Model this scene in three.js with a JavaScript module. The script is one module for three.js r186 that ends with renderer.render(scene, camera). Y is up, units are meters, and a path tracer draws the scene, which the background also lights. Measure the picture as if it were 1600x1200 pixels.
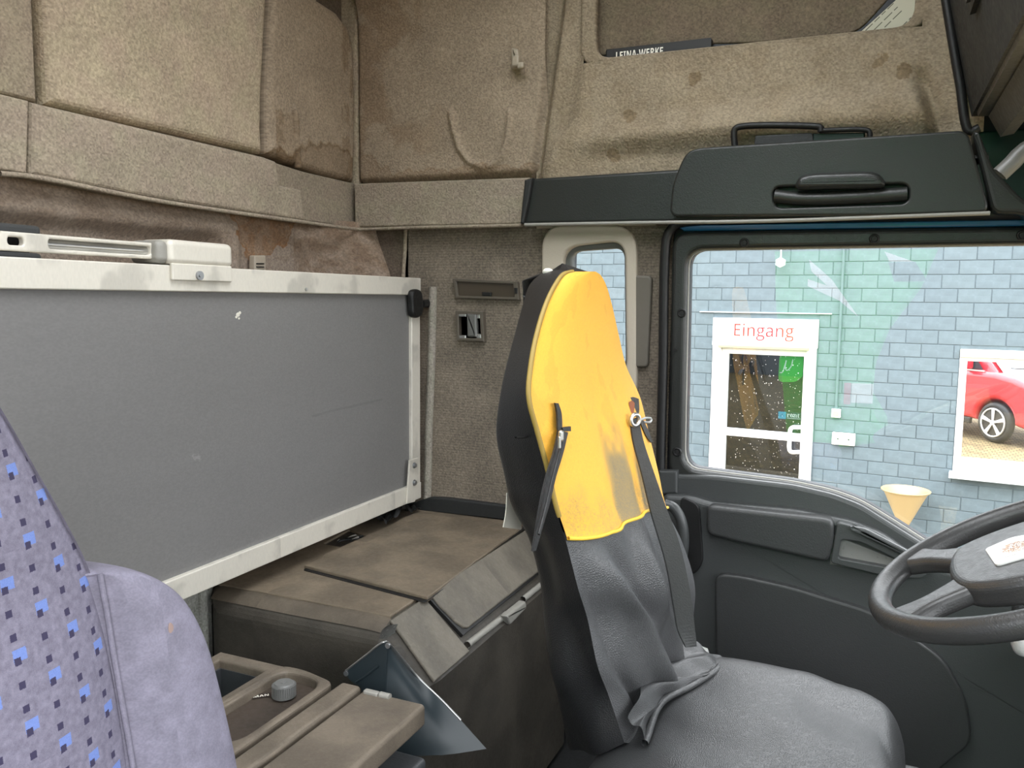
import * as THREE from 'three';
import { RoundedBoxGeometry } from 'three/addons/geometries/RoundedBoxGeometry.js';
import { mergeGeometries } from 'three/addons/utils/BufferGeometryUtils.js';

// ---------------------------------------------------------------- camera, sky, exposure
const R = THREE.MathUtils.degToRad;
const scene = new THREE.Scene();
const camera = new THREE.PerspectiveCamera(49.7, 4 / 3, 0.02, 200);
camera.position.set(0, 1.3, 0);
camera.rotation.set(R(-5.91), R(23.59), R(0.585), 'YXZ');
const renderer = new THREE.WebGLRenderer({ antialias: true });
renderer.toneMapping = THREE.LinearToneMapping;
renderer.toneMappingExposure = 2.6;
renderer.shadowMap.enabled = true;

// ---------------------------------------------------------------- noise
function hash(x, y, s) { let h = (x * 374761393 + y * 668265263 + s * 974634977) | 0; h = Math.imul(h ^ (h >>> 13), 1274126177); return ((h ^ (h >>> 16)) >>> 0) / 4294967295; }
function noise(x, y, s = 0, wrap = 0) {
  const xi = Math.floor(x), yi = Math.floor(y), fx = x - xi, fy = y - yi, u = fx * fx * (3 - 2 * fx), v = fy * fy * (3 - 2 * fy);
  const m = (a) => (wrap ? ((a % wrap) + wrap) % wrap : a);
  const a = hash(m(xi), m(yi), s), b = hash(m(xi + 1), m(yi), s), c = hash(m(xi), m(yi + 1), s), d = hash(m(xi + 1), m(yi + 1), s);
  return a + (b - a) * u + (c - a) * v + (a - b - c + d) * u * v;
}
function fbm(x, y, s = 0, o = 4) { let t = 0, a = 0.5, n = 0; for (let i = 0; i < o; i++) { t += a * noise(x, y, s + i * 17); n += a; a *= 0.5; x *= 2.03; y *= 2.03; } return t / n; }
let seed = 7;
const rnd = () => { seed = (seed * 1664525 + 1013904223) >>> 0; return seed / 4294967296; };
const clamp = (x, a = 0, b = 1) => Math.min(b, Math.max(a, x));
const sstep = (a, b, x) => { const t = clamp((x - a) / (b - a)); return t * t * (3 - 2 * t); };
const mix = (a, b, t) => a + (b - a) * t;

// overcast sky, brighter overhead, evenly bright all round
{
  const w = 256, h = 128, d = new Float32Array(w * h * 4);
  for (let j = 0; j < h; j++) for (let i = 0; i < w; i++) {
    const el = ((j + 0.5) / h - 0.5) * Math.PI, up = Math.max(0, Math.sin(el));
    const L = (0.62 + 0.6 * up) * (0.94 + 0.12 * fbm(i / 32 * 2, j / 12, 3, 3)) * 3.0, k = (j * w + i) * 4;
    d[k] = L * 0.97; d[k + 1] = L * 1.0; d[k + 2] = L * 1.03; d[k + 3] = 1;
  }
  for (let j = 0; j < h; j++) for (let i = 0; i < 16; i++) for (let c = 0; c < 3; c++) { // close the seam
    const k = (j * w + w - 16 + i) * 4 + c; d[k] = mix(d[k], d[(j * w) * 4 + c], i / 16);
  }
  const t = new THREE.DataTexture(d, w, h, THREE.RGBAFormat, THREE.FloatType);
  t.mapping = THREE.EquirectangularReflectionMapping; t.magFilter = THREE.LinearFilter; t.minFilter = THREE.LinearFilter; t.needsUpdate = true;
  scene.background = t; scene.environment = t;
}

// ---------------------------------------------------------------- textures
function tex(w, h, fn, repeat = true, srgb = true) {
  const d = new Uint8Array(w * h * 4);
  for (let j = 0; j < h; j++) for (let i = 0; i < w; i++) {
    const c = fn(i, j, w, h), k = (j * w + i) * 4;
    d[k] = clamp(c[0]) * 255; d[k + 1] = clamp(c[1]) * 255; d[k + 2] = clamp(c[2]) * 255; d[k + 3] = 255;
  }
  const t = new THREE.DataTexture(d, w, h, THREE.RGBAFormat);
  t.wrapS = t.wrapT = repeat ? THREE.RepeatWrapping : THREE.ClampToEdgeWrapping;
  t.magFilter = THREE.LinearFilter; t.minFilter = THREE.LinearMipmapLinearFilter; t.generateMipmaps = true;
  if (srgb) t.colorSpace = THREE.SRGBColorSpace;
  t.needsUpdate = true; return t;
}
const g3 = (v) => [v, v, v];
const scaled = (t, mx, my = mx) => { const c = t.clone(); c.repeat.set(1 / mx, 1 / my); c.needsUpdate = true; return c; };
// felt: short blotchy pile, tile of 0.5 m
const feltH = (i, j) => 0.6 * noise(i / 4, j / 4, 1, 128) + 0.4 * noise(i / 2, j / 2, 2, 256);
const feltBump = scaled(tex(512, 512, (i, j) => g3(feltH(i, j)), true, false), 0.5);
const feltCol = (i, j) => 0.80 + 0.30 * (feltH(i, j) - 0.5) * 0.9 + 0.07 * (noise(i / 64, j / 64, 9, 8) - 0.5);
const feltTex = scaled(tex(512, 512, (i, j) => { const v = feltCol(i, j); return [v, v * (0.985 + 0.03 * noise(i / 32, j / 32, 5, 16)), v * 0.985]; }), 0.5);
const ribTex = scaled(tex(512, 512, (i, j) => { const r = (j % 8) < 4 ? 1 : 0.93; const v = (0.80 + 0.30 * (feltH(i, j) - 0.5)) * r + 0.12 * (noise(i / 64, j / 64, 12, 8) - 0.5); return [v, v, v * 0.98]; }), 0.5);
const grainBump = scaled(tex(512, 512, (i, j) => g3(0.5 * noise(i / 4, j / 4, 21, 128) + 0.5 * noise(i / 2, j / 2, 22, 256)), true, false), 0.25);
const scuffRough = scaled(tex(512, 512, (i, j) => g3(0.75 + 0.25 * noise(i / 8, j / 8, 30, 64) + 0.12 * (noise(i / 64, j / 64, 31, 8) - 0.5)), true, false), 0.4);
const leatherBump = scaled(tex(512, 512, (i, j) => {   // pebbled cells
  let best = 9, second = 9; const x = i / 16, y = j / 16, xi = Math.floor(x), yi = Math.floor(y);
  for (let a = -1; a <= 1; a++) for (let b = -1; b <= 1; b++) {
    const cx = (xi + a + 32) % 32, cy = (yi + b + 32) % 32, dx = xi + a + hash(cx, cy, 40) - x, dy = yi + b + hash(cx, cy, 41) - y, q = dx * dx + dy * dy;
    if (q < best) { second = best; best = q; } else if (q < second) second = q;
  }
  return g3(clamp((Math.sqrt(second) - Math.sqrt(best)) * 1.4));
}, true, false), 0.14);

// ---------------------------------------------------------------- materials
const std = (o) => new THREE.MeshStandardMaterial({ side: THREE.DoubleSide, ...o });
const lin = (r, g, b) => new THREE.Color().setRGB(r, g, b);
const felt = (r, g, b, o = {}) => std({ color: lin(r, g, b), map: feltTex, bumpMap: feltBump, bumpScale: 0.0015, roughness: 0.95, ...o });
const plastic = (r, g, b, rough = 0.5, o = {}) => std({ color: lin(r, g, b), roughness: rough, roughnessMap: scuffRough, bumpMap: grainBump, bumpScale: 0.0003, ...o });
const M = {
  felt: felt(0.64, 0.525, 0.39),
  feltRail: felt(0.50, 0.42, 0.325),
  feltSide: std({ color: lin(0.33, 0.275, 0.22), map: ribTex, bumpMap: feltBump, bumpScale: 0.0012, roughness: 0.95 }),
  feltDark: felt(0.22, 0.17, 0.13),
  feltGrey: felt(0.50, 0.50, 0.46),
  surround: plastic(0.52, 0.46, 0.37, 0.7),
  beigePlastic: plastic(0.42, 0.36, 0.28, 0.5),
  brownPlastic: plastic(0.10, 0.085, 0.065, 0.5),
  black: plastic(0.022, 0.024, 0.022, 0.42),
  blackMatt: plastic(0.018, 0.019, 0.019, 0.65),
  hull: plastic(0.012, 0.014, 0.018, 0.5),
  blackDeep: plastic(0.006, 0.006, 0.006, 0.6),
  doorGrey: plastic(0.050, 0.054, 0.054, 0.45),
  doorPanel: plastic(0.036, 0.038, 0.038, 0.55),
  rubber: plastic(0.010, 0.010, 0.010, 0.55),
  greyTrim: plastic(0.30, 0.29, 0.26, 0.45),
  lip: plastic(0.11, 0.105, 0.095, 0.45),
  pocket: plastic(0.20, 0.20, 0.19, 0.35),
  blue: std({ color: lin(0.01, 0.06, 0.14), roughness: 0.2 }),
  steel: std({ color: lin(0.55, 0.55, 0.54), roughness: 0.3, metalness: 0.9 }),
  screw: std({ color: lin(0.35, 0.36, 0.37), roughness: 0.35, metalness: 0.8 }),
  darkSteel: std({ color: lin(0.020, 0.029, 0.034), roughness: 0.45 }),
  wheel: plastic(0.040, 0.040, 0.040, 0.42),
  strap: plastic(0.035, 0.036, 0.036, 0.6),
  strapBlack: plastic(0.010, 0.010, 0.010, 0.6),
  vinyl: std({ color: lin(0.034, 0.035, 0.036), roughness: 0.38, bumpMap: scaled(leatherBump, 0.10), bumpScale: 0.0003 }),
  vinylBlack: std({ color: lin(0.013, 0.013, 0.014), roughness: 0.42, bumpMap: scaled(leatherBump, 0.12), bumpScale: 0.0003 }),
  white: std({ color: lin(0.78, 0.78, 0.74), roughness: 0.6 }),
  paper: std({ color: lin(0.72, 0.69, 0.60), roughness: 0.8 }),
  frameWhite: std({ color: lin(0.82, 0.82, 0.80), roughness: 0.4 }),
  glass: new THREE.MeshPhysicalMaterial({ color: 0xffffff, transmission: 1, thickness: 0, roughness: 0, ior: 1.55, side: THREE.DoubleSide }),
};

// ---------------------------------------------------------------- geometry helpers
const V = (x, y, z) => new THREE.Vector3(x, y, z);
function shapeOf(pts, r = 0, Kind = THREE.Shape) {
  const s = new Kind(), n = pts.length;
  if (!r) { s.setFromPoints(pts.map((p) => new THREE.Vector2(p[0], p[1]))); return s; }
  for (let i = 0; i < n; i++) {
    const p = new THREE.Vector2(...pts[i]), a = new THREE.Vector2(...pts[(i + n - 1) % n]), b = new THREE.Vector2(...pts[(i + 1) % n]);
    const ri = pts[i][2] ?? r, da = Math.min(ri, a.distanceTo(p) * 0.48), db = Math.min(ri, b.distanceTo(p) * 0.48);
    const q0 = p.clone().add(a.clone().sub(p).setLength(da)), q1 = p.clone().add(b.clone().sub(p).setLength(db));
    if (i === 0) s.moveTo(q0.x, q0.y); else s.lineTo(q0.x, q0.y);
    s.quadraticCurveTo(p.x, p.y, q1.x, q1.y);
  }
  s.closePath(); return s;
}
// plate with rounded outline and bevelled edges, from z = 0 to z = d
function plate(pts, d, { r = 0, b = 0.004, holes = [], hr = 0, seg = 3 } = {}) {
  const area = (p) => p.reduce((t, a, i) => { const q = p[(i + 1) % p.length]; return t + a[0] * q[1] - q[0] * a[1]; }, 0), turned = (p, ccw) => ((area(p) > 0) === ccw ? p : p.slice().reverse());
  const s = shapeOf(turned(pts, true), r); for (const h of holes) s.holes.push(shapeOf(turned(h, false), hr, THREE.Path));
  const bb = Math.min(b, d * 0.49);
  const g = new THREE.ExtrudeGeometry(s, { depth: d - 2 * bb, bevelEnabled: bb > 0, bevelThickness: bb, bevelSize: bb, bevelOffset: -bb, bevelSegments: seg, curveSegments: 8 });
  return g.translate(0, 0, bb);
}
const atZ = (g, z) => g.translate(0, 0, z);
const atX = (g, x) => g.rotateY(Math.PI / 2).translate(x, 0, 0);            // drawn in (-z, y), facing +x
const lay = (g, y) => g.rotateX(-Math.PI / 2).translate(0, y, 0);           // drawn in (x, -z), facing up
const rect = (x0, y0, x1, y1) => [[x0, y0], [x1, y0], [x1, y1], [x0, y1]];
const rbox = (w, h, d, r = 0.005, x = 0, y = 0, z = 0) => new RoundedBoxGeometry(w, h, d, 3, Math.min(r, w / 2.01, h / 2.01, d / 2.01)).translate(x, y, z);
const span = (x0, x1, y0, y1, z0, z1, r = 0.005) => rbox(x1 - x0, y1 - y0, z1 - z0, r, (x0 + x1) / 2, (y0 + y1) / 2, (z0 + z1) / 2);
const curve = (pts, closed = false) => new THREE.CatmullRomCurve3(pts.map((p) => V(...p)), closed, 'centripetal');
const tube = (pts, r, n = 48, closed = false, k = 8) => new THREE.TubeGeometry(curve(pts, closed), n, r, k, closed);
const cyl = (r0, r1, h, n = 24) => new THREE.CylinderGeometry(r0, r1, h, n);
const merge = (gs) => mergeGeometries(gs.map((g) => { const q = g.index ? g.toNonIndexed() : g; for (const k of Object.keys(q.attributes)) if (!['position', 'normal', 'uv'].includes(k)) q.deleteAttribute(k); return q; }));
// uv in metres, from the way each face points
function metres(g) {
  const q = g.index ? g.toNonIndexed() : g, p = q.attributes.position, uv = new Float32Array(p.count * 2), a = V(), b = V(), c = V(), n = V();
  for (let i = 0; i < p.count; i += 3) {
    a.fromBufferAttribute(p, i); b.fromBufferAttribute(p, i + 1); c.fromBufferAttribute(p, i + 2);
    n.copy(b).sub(a).cross(c.clone().sub(a)); const x = Math.abs(n.x), y = Math.abs(n.y) * 1.03, z = Math.abs(n.z) * 0.98;
    [a, b, c].forEach((v, k) => { const t = x >= y && x >= z ? [-v.z, v.y] : y >= z ? [v.x, -v.z] : [v.x, v.y]; uv[(i + k) * 2] = t[0]; uv[(i + k) * 2 + 1] = t[1]; });
  }
  q.setAttribute('uv', new THREE.BufferAttribute(uv, 2)); return q;
}
// smooth sheet through rows of points
function sheet(rows, nu, nv, { closedU = false, relief } = {}) {
  const cr = rows.map((r) => curve(r, closedU)), pos = [], uv = [], idx = [];
  const at = (u, v) => new THREE.CatmullRomCurve3(cr.map((c) => c.getPoint(u)), false, 'centripetal').getPoint(v);
  for (let i = 0; i <= nu; i++) {
    const col = new THREE.CatmullRomCurve3(cr.map((c) => c.getPoint(closedU && i === nu ? 0 : i / nu)), false, 'centripetal');
    for (let j = 0; j <= nv; j++) { const p = col.getPoint(j / nv); if (relief) p.add(relief(i / nu, j / nv, p)); pos.push(p.x, p.y, p.z); uv.push(i / nu, j / nv); }
  }
  for (let i = 0; i < nu; i++) for (let j = 0; j < nv; j++) { const a = i * (nv + 1) + j, b = a + nv + 1; idx.push(a, b, a + 1, b, b + 1, a + 1); }
  const g = new THREE.BufferGeometry(); g.setAttribute('position', new THREE.Float32BufferAttribute(pos, 3)); g.setAttribute('uv', new THREE.Float32BufferAttribute(uv, 2)); g.setIndex(idx); g.computeVertexNormals(); return g;
}
// relief field over (a, b): fn gives the height, or null for an opening; drawn like a plate
function field(a0, a1, b0, b1, na, nb, fn) {
  const pos = [], uv = [], idx = [], ok = [];
  for (let i = 0; i <= na; i++) for (let j = 0; j <= nb; j++) { const a = mix(a0, a1, i / na), b = mix(b0, b1, j / nb), h = fn(a, b); ok.push(h !== null); pos.push(a, b, h ?? 0); uv.push(a, b); }
  for (let i = 0; i < na; i++) for (let j = 0; j < nb; j++) { const p = i * (nb + 1) + j, q = p + nb + 1; if (ok[p] && ok[q] && ok[p + 1] && ok[q + 1]) idx.push(p, q, p + 1, q, q + 1, p + 1); }
  const g = new THREE.BufferGeometry(); g.setAttribute('position', new THREE.Float32BufferAttribute(pos, 3)); g.setAttribute('uv', new THREE.Float32BufferAttribute(uv, 2)); g.setIndex(idx); g.computeVertexNormals(); return g;
}
// flat strap between two edge lines, with thickness along +x
function strap(left, right, t, n = 40) {
  const a = curve(left), b = curve(right), ring = [];
  for (let i = 0; i <= n; i++) { const p = a.getPoint(i / n), q = b.getPoint(i / n); ring.push([p, q, q.clone().add(V(-t, 0, -t * 0.3)), p.clone().add(V(-t, 0, -t * 0.3))]); }
  const pos = [], idx = []; ring.forEach((r) => r.forEach((p) => pos.push(p.x, p.y, p.z)));
  for (let i = 0; i < n; i++) for (let k = 0; k < 4; k++) { const A = i * 4 + k, B = i * 4 + (k + 1) % 4; idx.push(A, A + 4, B, B, A + 4, B + 4); }
  idx.push(0, 1, 2, 0, 2, 3); const e = n * 4; idx.push(e, e + 2, e + 1, e, e + 3, e + 2);
  const g = new THREE.BufferGeometry(); g.setAttribute('position', new THREE.Float32BufferAttribute(pos, 3)); g.setAttribute('uv', new THREE.Float32BufferAttribute(new Float32Array(pos.length / 3 * 2), 2)); g.setIndex(idx);
  const q = metres(g); q.computeVertexNormals(); return q;
}

// ---------------------------------------------------------------- object helpers
const used = new Map();
function numbered(n) { const k = used.get(n) ?? 0; used.set(n, k + 1); return k ? `${n}_${String(k).padStart(3, '0')}` : n; }
function shade(o) { o.castShadow = true; o.receiveShadow = true; return o; }
function thing(name, label, category, base = [0, 0, 0], group) {
  const o = new THREE.Group(); o.name = numbered(name); o.position.set(...base); scene.add(o);
  o.userData = { label, category }; if (group) o.userData.group = group; return o;
}
function struct(name, label, base = [0, 0, 0]) { const o = new THREE.Group(); o.name = name; o.position.set(...base); o.userData = { kind: 'structure', label }; scene.add(o); return o; }
const rootOf = (o) => { while (o.parent && o.parent !== scene) o = o.parent; return o; };
// a part, its shape given in the room's own metres (or, with own = true, in those of its thing)
function part(name, geo, mat, parent, { uv = true, own = false, label } = {}) {
  const root = rootOf(parent), g = uv === true ? metres(geo) : geo;
  if (typeof uv === 'string') { const p = g.attributes.position, u = g.attributes.uv; for (let i = 0; i < p.count; i++) u.setXY(i, uv === 'x' ? -p.getZ(i) : p.getX(i), p.getY(i)); } // seen square on
  if (!own) g.translate(-root.position.x, -root.position.y, -root.position.z);
  const m = shade(new THREE.Mesh(g, mat)); m.name = numbered(name); if (label) m.userData.label = label; parent.add(m); return m;
}

// ---------------------------------------------------------------- the cab shell
const floor = struct('floor', 'dark rubber floor of the truck cab');
part('floor_plate', span(-1.62, 1.05, -0.08, 0, -2.3, 0.1, 0.002), M.blackMatt, floor);
const ceiling = struct('ceiling', 'beige felt roof lining of the truck cab with an added open roof hatch to let in light');
part('roof_lining', lay(plate(rect(-1.62, -0.1, 1.05, 2.3), 0.06, { b: 0.01, holes: [rect(-0.92, 0.50, 0.12, 1.65)], hr: 0.08 }), 2.44), M.felt, ceiling);  // hatch opening added so skylight brightens the upper cab

const wallLeft = struct('wall_left', 'left side wall of the truck cab with felt lining and small window');
const glassSmall = [[-0.788, 1.431], [-0.636, 1.439], [-0.624, 1.113], [-0.755, 1.08]];
part('outer_skin', atZ(plate([[-1.62, -0.05], [1.05, -0.05], [1.05, 2.48], [-1.62, 2.48]], 0.05, { b: 0, holes: [[[-0.50, 0.12], [0.93, 0.12], [0.93, 1.49], [-0.50, 1.49]], [[-0.80, 1.06], [-0.63, 1.06], [-0.63, 1.45], [-0.80, 1.45]]], hr: 0.03 }), -2.29), M.hull, wallLeft);
const wallRear = struct('wall_rear', 'rear wall of the truck cab with padded felt lining');
part('outer_skin', span(-1.62, -1.56, -0.05, 2.48, -2.3, 0.1, 0.002), M.hull, wallRear);
const wallRight = struct('wall_right', 'right side wall of the truck cab with its wide open door');
part('outer_skin', atZ(plate([[-1.62, -0.05], [1.05, -0.05], [1.05, 2.48], [-1.62, 2.48]], 0.05, { b: 0, holes: [[[-0.95, 0.05], [0.95, 0.05], [0.95, 2.0], [-0.95, 2.0]]], hr: 0.05 }), 0.05), M.blue, wallRight);
part('side_lining', span(-1.55, -0.98, 0, 2.44, 0.02, 0.05, 0.01), M.blackMatt, wallRight);
const wallFront = struct('wall_front', 'front wall of the truck cab around the windscreen opening');
part('outer_skin', span(1.0, 1.05, -0.05, 0.74, -2.3, 0.1, 0.002), M.blue, wallFront);
part('roof_front', span(1.0, 1.05, 1.66, 2.48, -2.3, 0.1, 0.002), M.felt, wallFront);

// ---- rear wall linings
const bt = 1.665;
part('headliner_panel', atX(plate([[0.0, bt + 0.003], [1.135, bt], [1.138, 2.44], [0.0, 2.44]], 0.045, { b: 0.010 }), -1.54), felt(0.48, 0.40, 0.30), wallRear);
part('headliner_panel', atX(plate([[1.140, bt - 0.004], ...[[1.757, 1.666], [1.754, 1.731], [1.759, 1.812], [1.786, 2.058]], [1.84, 2.44], [1.142, 2.44]], 0.06, { b: 0.022, seg: 5 }), -1.535), M.felt, wallRear);
// corner pad with its rounded upper corner, water stain at its foot
const stainNoise = (x, y) => 0.05 * (fbm(x * 26, y * 26, 60, 4) - 0.5);
function stained(w, h, x0, y0, x1, y1, base, fn) {      // felt colour with dirt that has an outline of its own; (x, y) in metres
  const t = tex(w, h, (i, j) => {
    const x = mix(x0, x1, i / w), y = mix(y0, y1, j / h), v = feltCol(x * 1024, y * 1024), c = [v, v * 0.99, v * 0.985];
    return fn(x, y, c);
  }, false);
  t.repeat.set(1 / (x1 - x0), 1 / (y1 - y0)); t.offset.set(-x0 / (x1 - x0), -y0 / (y1 - y0));
  return std({ color: base, map: t, bumpMap: feltBump, bumpScale: 0.0015, roughness: 0.95 });
}
const dirt = (c, a, col = [0.42, 0.33, 0.22]) => c.map((v, k) => mix(v, v * col[k], a));
const grime = (x, y, s = 70) => sstep(0.42, 0.62, fbm(x * 40, y * 40, s, 4));
const padMat = stained(512, 1024, 1.75, 1.62, 2.25, 2.45, lin(0.56, 0.455, 0.335), (x, y, c) => {
  const edge = 1.735 + stainNoise(x, y) * 1.3 - 0.05 * sstep(1.98, 1.90, x);
  let a = y < edge ? 0.24 : 0; a += 0.30 * sstep(0.012, 0, Math.abs(y - edge)) * (y < edge + 0.01 ? 1 : 0.3);
  if (x > 1.83 && x < 1.925 && y < 1.80 + stainNoise(x * 2, y)) a += 0.30 * (0.5 + 0.5 * grime(x, y));
  if (x > 2.13) a += 0.25 * grime(x * 1.4, y * 0.5, 74);
  return dirt(c, clamp(a), [0.55, 0.46, 0.34]);
});
part('headliner_panel', atX(plate([...[[1.827, 2.074], [1.806, 1.906], [1.798, 1.79], [1.797, 1.674], [2.026, 1.653], [2.198, 1.651], [2.208, 1.855], [2.204, 2.044], [2.178, 2.103], [2.114, 2.133], [2.028, 2.138]], [2.07, 2.30], [1.86, 2.44]], 0.06, { b: 0.022, seg: 5 }), -1.555), padMat, wallRear, { uv: 'x' });
part('headliner_fold', tube([[-1.497, 1.656, -1.923], [-1.497, 1.728, -1.917], [-1.497, 1.809, -1.908]].concat([[-1.525, 1.85, -1.905]]), 0.010, 20), padMat, wallRear, { uv: 'x' });
part('corner_filler', span(-1.56, -1.49, 1.6, 2.44, -2.24, -2.205, 0.01), M.felt, wallRear);
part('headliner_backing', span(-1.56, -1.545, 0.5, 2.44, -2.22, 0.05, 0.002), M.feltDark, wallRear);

// ---- lower rear lining: embossed field over the bunk, cove into the corner, rust-brown stain
const lowRear = stained(1024, 512, 0.8, 1.2, 2.25, 1.55, lin(0.52, 0.42, 0.33), (x, y, c) => {
  const d = Math.hypot((x - 1.79 - 0.5 * (y - 1.47)) / 0.115, (y - 1.48) / 0.075) + 16 * stainNoise(x, y);
  let a = d < 1 ? 0.27 + 0.2 * grime(x, y, 83) : 0, col = [0.88, 0.66, 0.44];
  if (d > 0.90 && d < 1) a += 0.2;
  c = dirt(c, clamp(a), col);
  return dirt(c, 0.16 * grime(x * 0.4, y, 81) + (x > 1.92 ? 0.16 + 0.22 * grime(x, y * 1.2, 80) : 0), [0.66, 0.57, 0.48]);
});
const rr = (a, b, a1, b1, w) => { const dx = Math.max(a - a1, 0), dy = Math.max(b - b1, 0), d = dx > 0 && dy > 0 ? Math.hypot(dx, dy) : Math.max(a - a1, b - b1); return d / w; };
part('lower_lining', atX(field(0.0, 2.215, 0.67, 1.525, 180, 90, (a, b) => {
  const o = 1 - sstep(0, 1, rr(a, b, 1.665, 1.462, 0.05)), i = 1 - sstep(0, 1, rr(a, b, 1.60, 1.425, 0.035));
  let h = 0.022 * o - 0.035 * i;
  h += 0.20 * Math.pow(sstep(1.93, 2.30, a), 1.3) * (0.55 + 0.45 * sstep(1.55, 1.30, b));
  return h;
}), -1.515), lowRear, wallRear, { uv: false });
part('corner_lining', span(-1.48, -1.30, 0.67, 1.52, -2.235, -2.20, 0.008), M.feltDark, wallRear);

// ---- upholstered rail round the rear and left walls
const rail = (pts, z, d = 0.07, b = 0.006) => plate(pts, d, { b, r: 0, seg: 4 });
const trim1 = struct('trim_1', 'beige felt covered rail along the rear and left walls');
part('rail_section', atX(rail([[0.0, 1.522], ...[[1.073, 1.519], [1.084, 1.653]], [0.0, 1.665]], 0), -1.52), M.feltRail, trim1);
part('rail_section', atX(rail([[1.088, 1.653], [1.729, 1.653], [1.776, 1.649], [1.79, 1.59], [1.878, 1.589], [1.898, 1.503], [1.383, 1.507], [1.079, 1.518]], 0, 0.085, 0.013), -1.535), M.feltRail, trim1);
part('rail_section', atX(rail([[1.784, 1.654], [1.934, 1.646], [2.192, 1.645], [2.19, 1.511], [1.925, 1.509], [1.78, 1.51]], 0), -1.555), felt(0.43, 0.36, 0.275), trim1);  // darker felt puts the shade on this set-back section into its colour
part('rail_section', atZ(rail([[-1.468, 1.64], [-0.893, 1.631], [-0.911, 1.505], [-1.467, 1.51]], 0), -2.22), M.feltRail, trim1);
part('rail_piping', tube([[-1.446, 1.512, -1.017], [-1.446, 1.515, -1.074], [-1.446, 1.503, -1.379], [-1.446, 1.501, -1.893], [-1.446, 1.501, -2.113]].concat([[-1.45, 1.503, -2.146], [-1.185, 1.503, -2.146], [-0.913, 1.501, -2.146]]), 0.005, 90), M.feltRail, trim1);

// ---- left wall linings
const sideD = stained(512, 768, -1.55, 1.6, -0.85, 2.45, lin(0.56, 0.455, 0.335), (x, y, c) => {
  const e = 1.675 + 0.9 * stainNoise(x * 1.5, y * 1.5) + 0.055 * sstep(-1.36, -1.46, x);
  let a = y < e ? 0.16 : 0; if (Math.abs(y - e) < 0.003) a += 0.14;
  a += 0.22 * sstep(0.45, 0.6, fbm(x * 9, y * 9, 90, 4)) * sstep(-1.1, -1.4, x);
  return dirt(c, clamp(a), [0.64, 0.50, 0.36]);
});
const uPts = [[-1.163, 1.832], [-1.152, 1.782], [-1.135, 1.732], [-1.104, 1.693], [-1.064, 1.675], [-1.028, 1.679], [-0.998, 1.704], [-0.98, 1.752], [-0.975, 1.817]];
const uDist = (x, y) => { let b = 9; for (let i = 0; i + 1 < uPts.length; i++) { const [ax, ay] = uPts[i], [bx, by] = uPts[i + 1], t = clamp(((x - ax) * (bx - ax) + (y - ay) * (by - ay)) / ((bx - ax) ** 2 + (by - ay) ** 2)); b = Math.min(b, Math.hypot(x - ax - t * (bx - ax), y - ay - t * (by - ay))); } return b; };
const roofCove = (y) => 0.9 * Math.pow(Math.max(0, y - 2.09), 1.6);
part('headliner_panel', atZ(field(-1.515, -0.872, 1.63, 2.45, 130, 164, (x, y) => {
  const seam = -0.899 + 0.065 * clamp((y - 1.642) / 0.47), d = uDist(x, y);
  let h = roofCove(y) + 0.013 * Math.exp(-(d * d) / 0.00010) - 0.005 * (1 - sstep(0, 0.02, d)) * (y < 1.86 ? 0.3 : 0);
  h -= 0.030 * (1 - sstep(0, 0.022, seam - x)) + 0.03 * (1 - sstep(0, 0.03, y - 1.635)) + 0.03 * (1 - sstep(0, 0.02, x + 1.497));
  return h;
}), -2.2), sideD, wallLeft, { uv: false });
const opening = [[-0.72, 2.284], [-0.724, 1.992], [-0.696, 1.935], [-0.005, 1.935], [0.04, 1.972], [0.039, 2.16]];
const inOpen = (x, y) => x > opening[1][0] - 0.005 && x < opening[4][0] + 0.01 && y > opening[2][1] + 0.012 - 0.0 * x;
const sideE = stained(512, 512, -0.95, 1.5, 0.35, 2.5, lin(0.52, 0.43, 0.305), (x, y, c) => {
  const spots = [[-0.02, 1.86], [0.03, 1.83], [-0.45, 1.86], [-0.62, 1.78], [-0.66, 1.68]]; let a = 0.10 * grime(x * 0.5, y * 0.5, 95);
  for (const [sx, sy] of spots) if (Math.hypot(x - sx, y - sy) + stainNoise(x * 2, y * 2) * 0.6 < 0.015) a += 0.35;
  return dirt(c, a, [0.6, 0.52, 0.40]);
});
part('headliner_panel', atZ(field(-0.905, 0.20, 1.50, 2.45, 210, 180, (x, y) => {
  if (x > -0.75 && x < 0.062 && y > 1.930) return null;
  const seam = -0.899 + 0.065 * clamp((y - 1.642) / 0.47);
  let h = roofCove(y) * 0.8 * (1 - sstep(-0.25, -0.02, x)) - 0.035 * (1 - sstep(0, 0.03, x - seam));
  const left = seam + 0.035 + 0.06 * sstep(1.70, 1.80, y);
  h += 0.018 * sstep(left - 0.02, left + 0.025, x);
  // scoop raised into a ledge to catch overhead light, groove shaped for dark end
  const top = mix(1.785, 1.835, clamp((x + 0.815) / 0.88)), endx = 0.066 + 0.045 * clamp((1.83 - y) / 0.13);
  const s = sstep(top, top - 0.085, y) * (1 - sstep(endx - 0.03, endx + 0.01, x)) * sstep(-0.88, -0.60, x);
  h += 0.034 * s - 0.035 * sstep(1.735, 1.665, y) * s;
  h -= 0.028 * Math.exp(-(((x - endx) / 0.022) ** 2)) * sstep(top + 0.02, top - 0.04, y);
  return h;
}), -2.195), sideE, wallLeft, { uv: false });
part('locker_rim', atZ(plate([[-0.765, 1.922], [0.075, 1.922], [0.085, 2.44], [-0.765, 2.44]], 0.03, { b: 0.010, r: 0.05, seg: 5, holes: [[[-0.722, 2.36], ...[[-0.721, 1.939], [0.046, 1.935]], [0.045, 2.36]]], hr: 0.045 }), -2.212), sideE, wallLeft);
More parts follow.
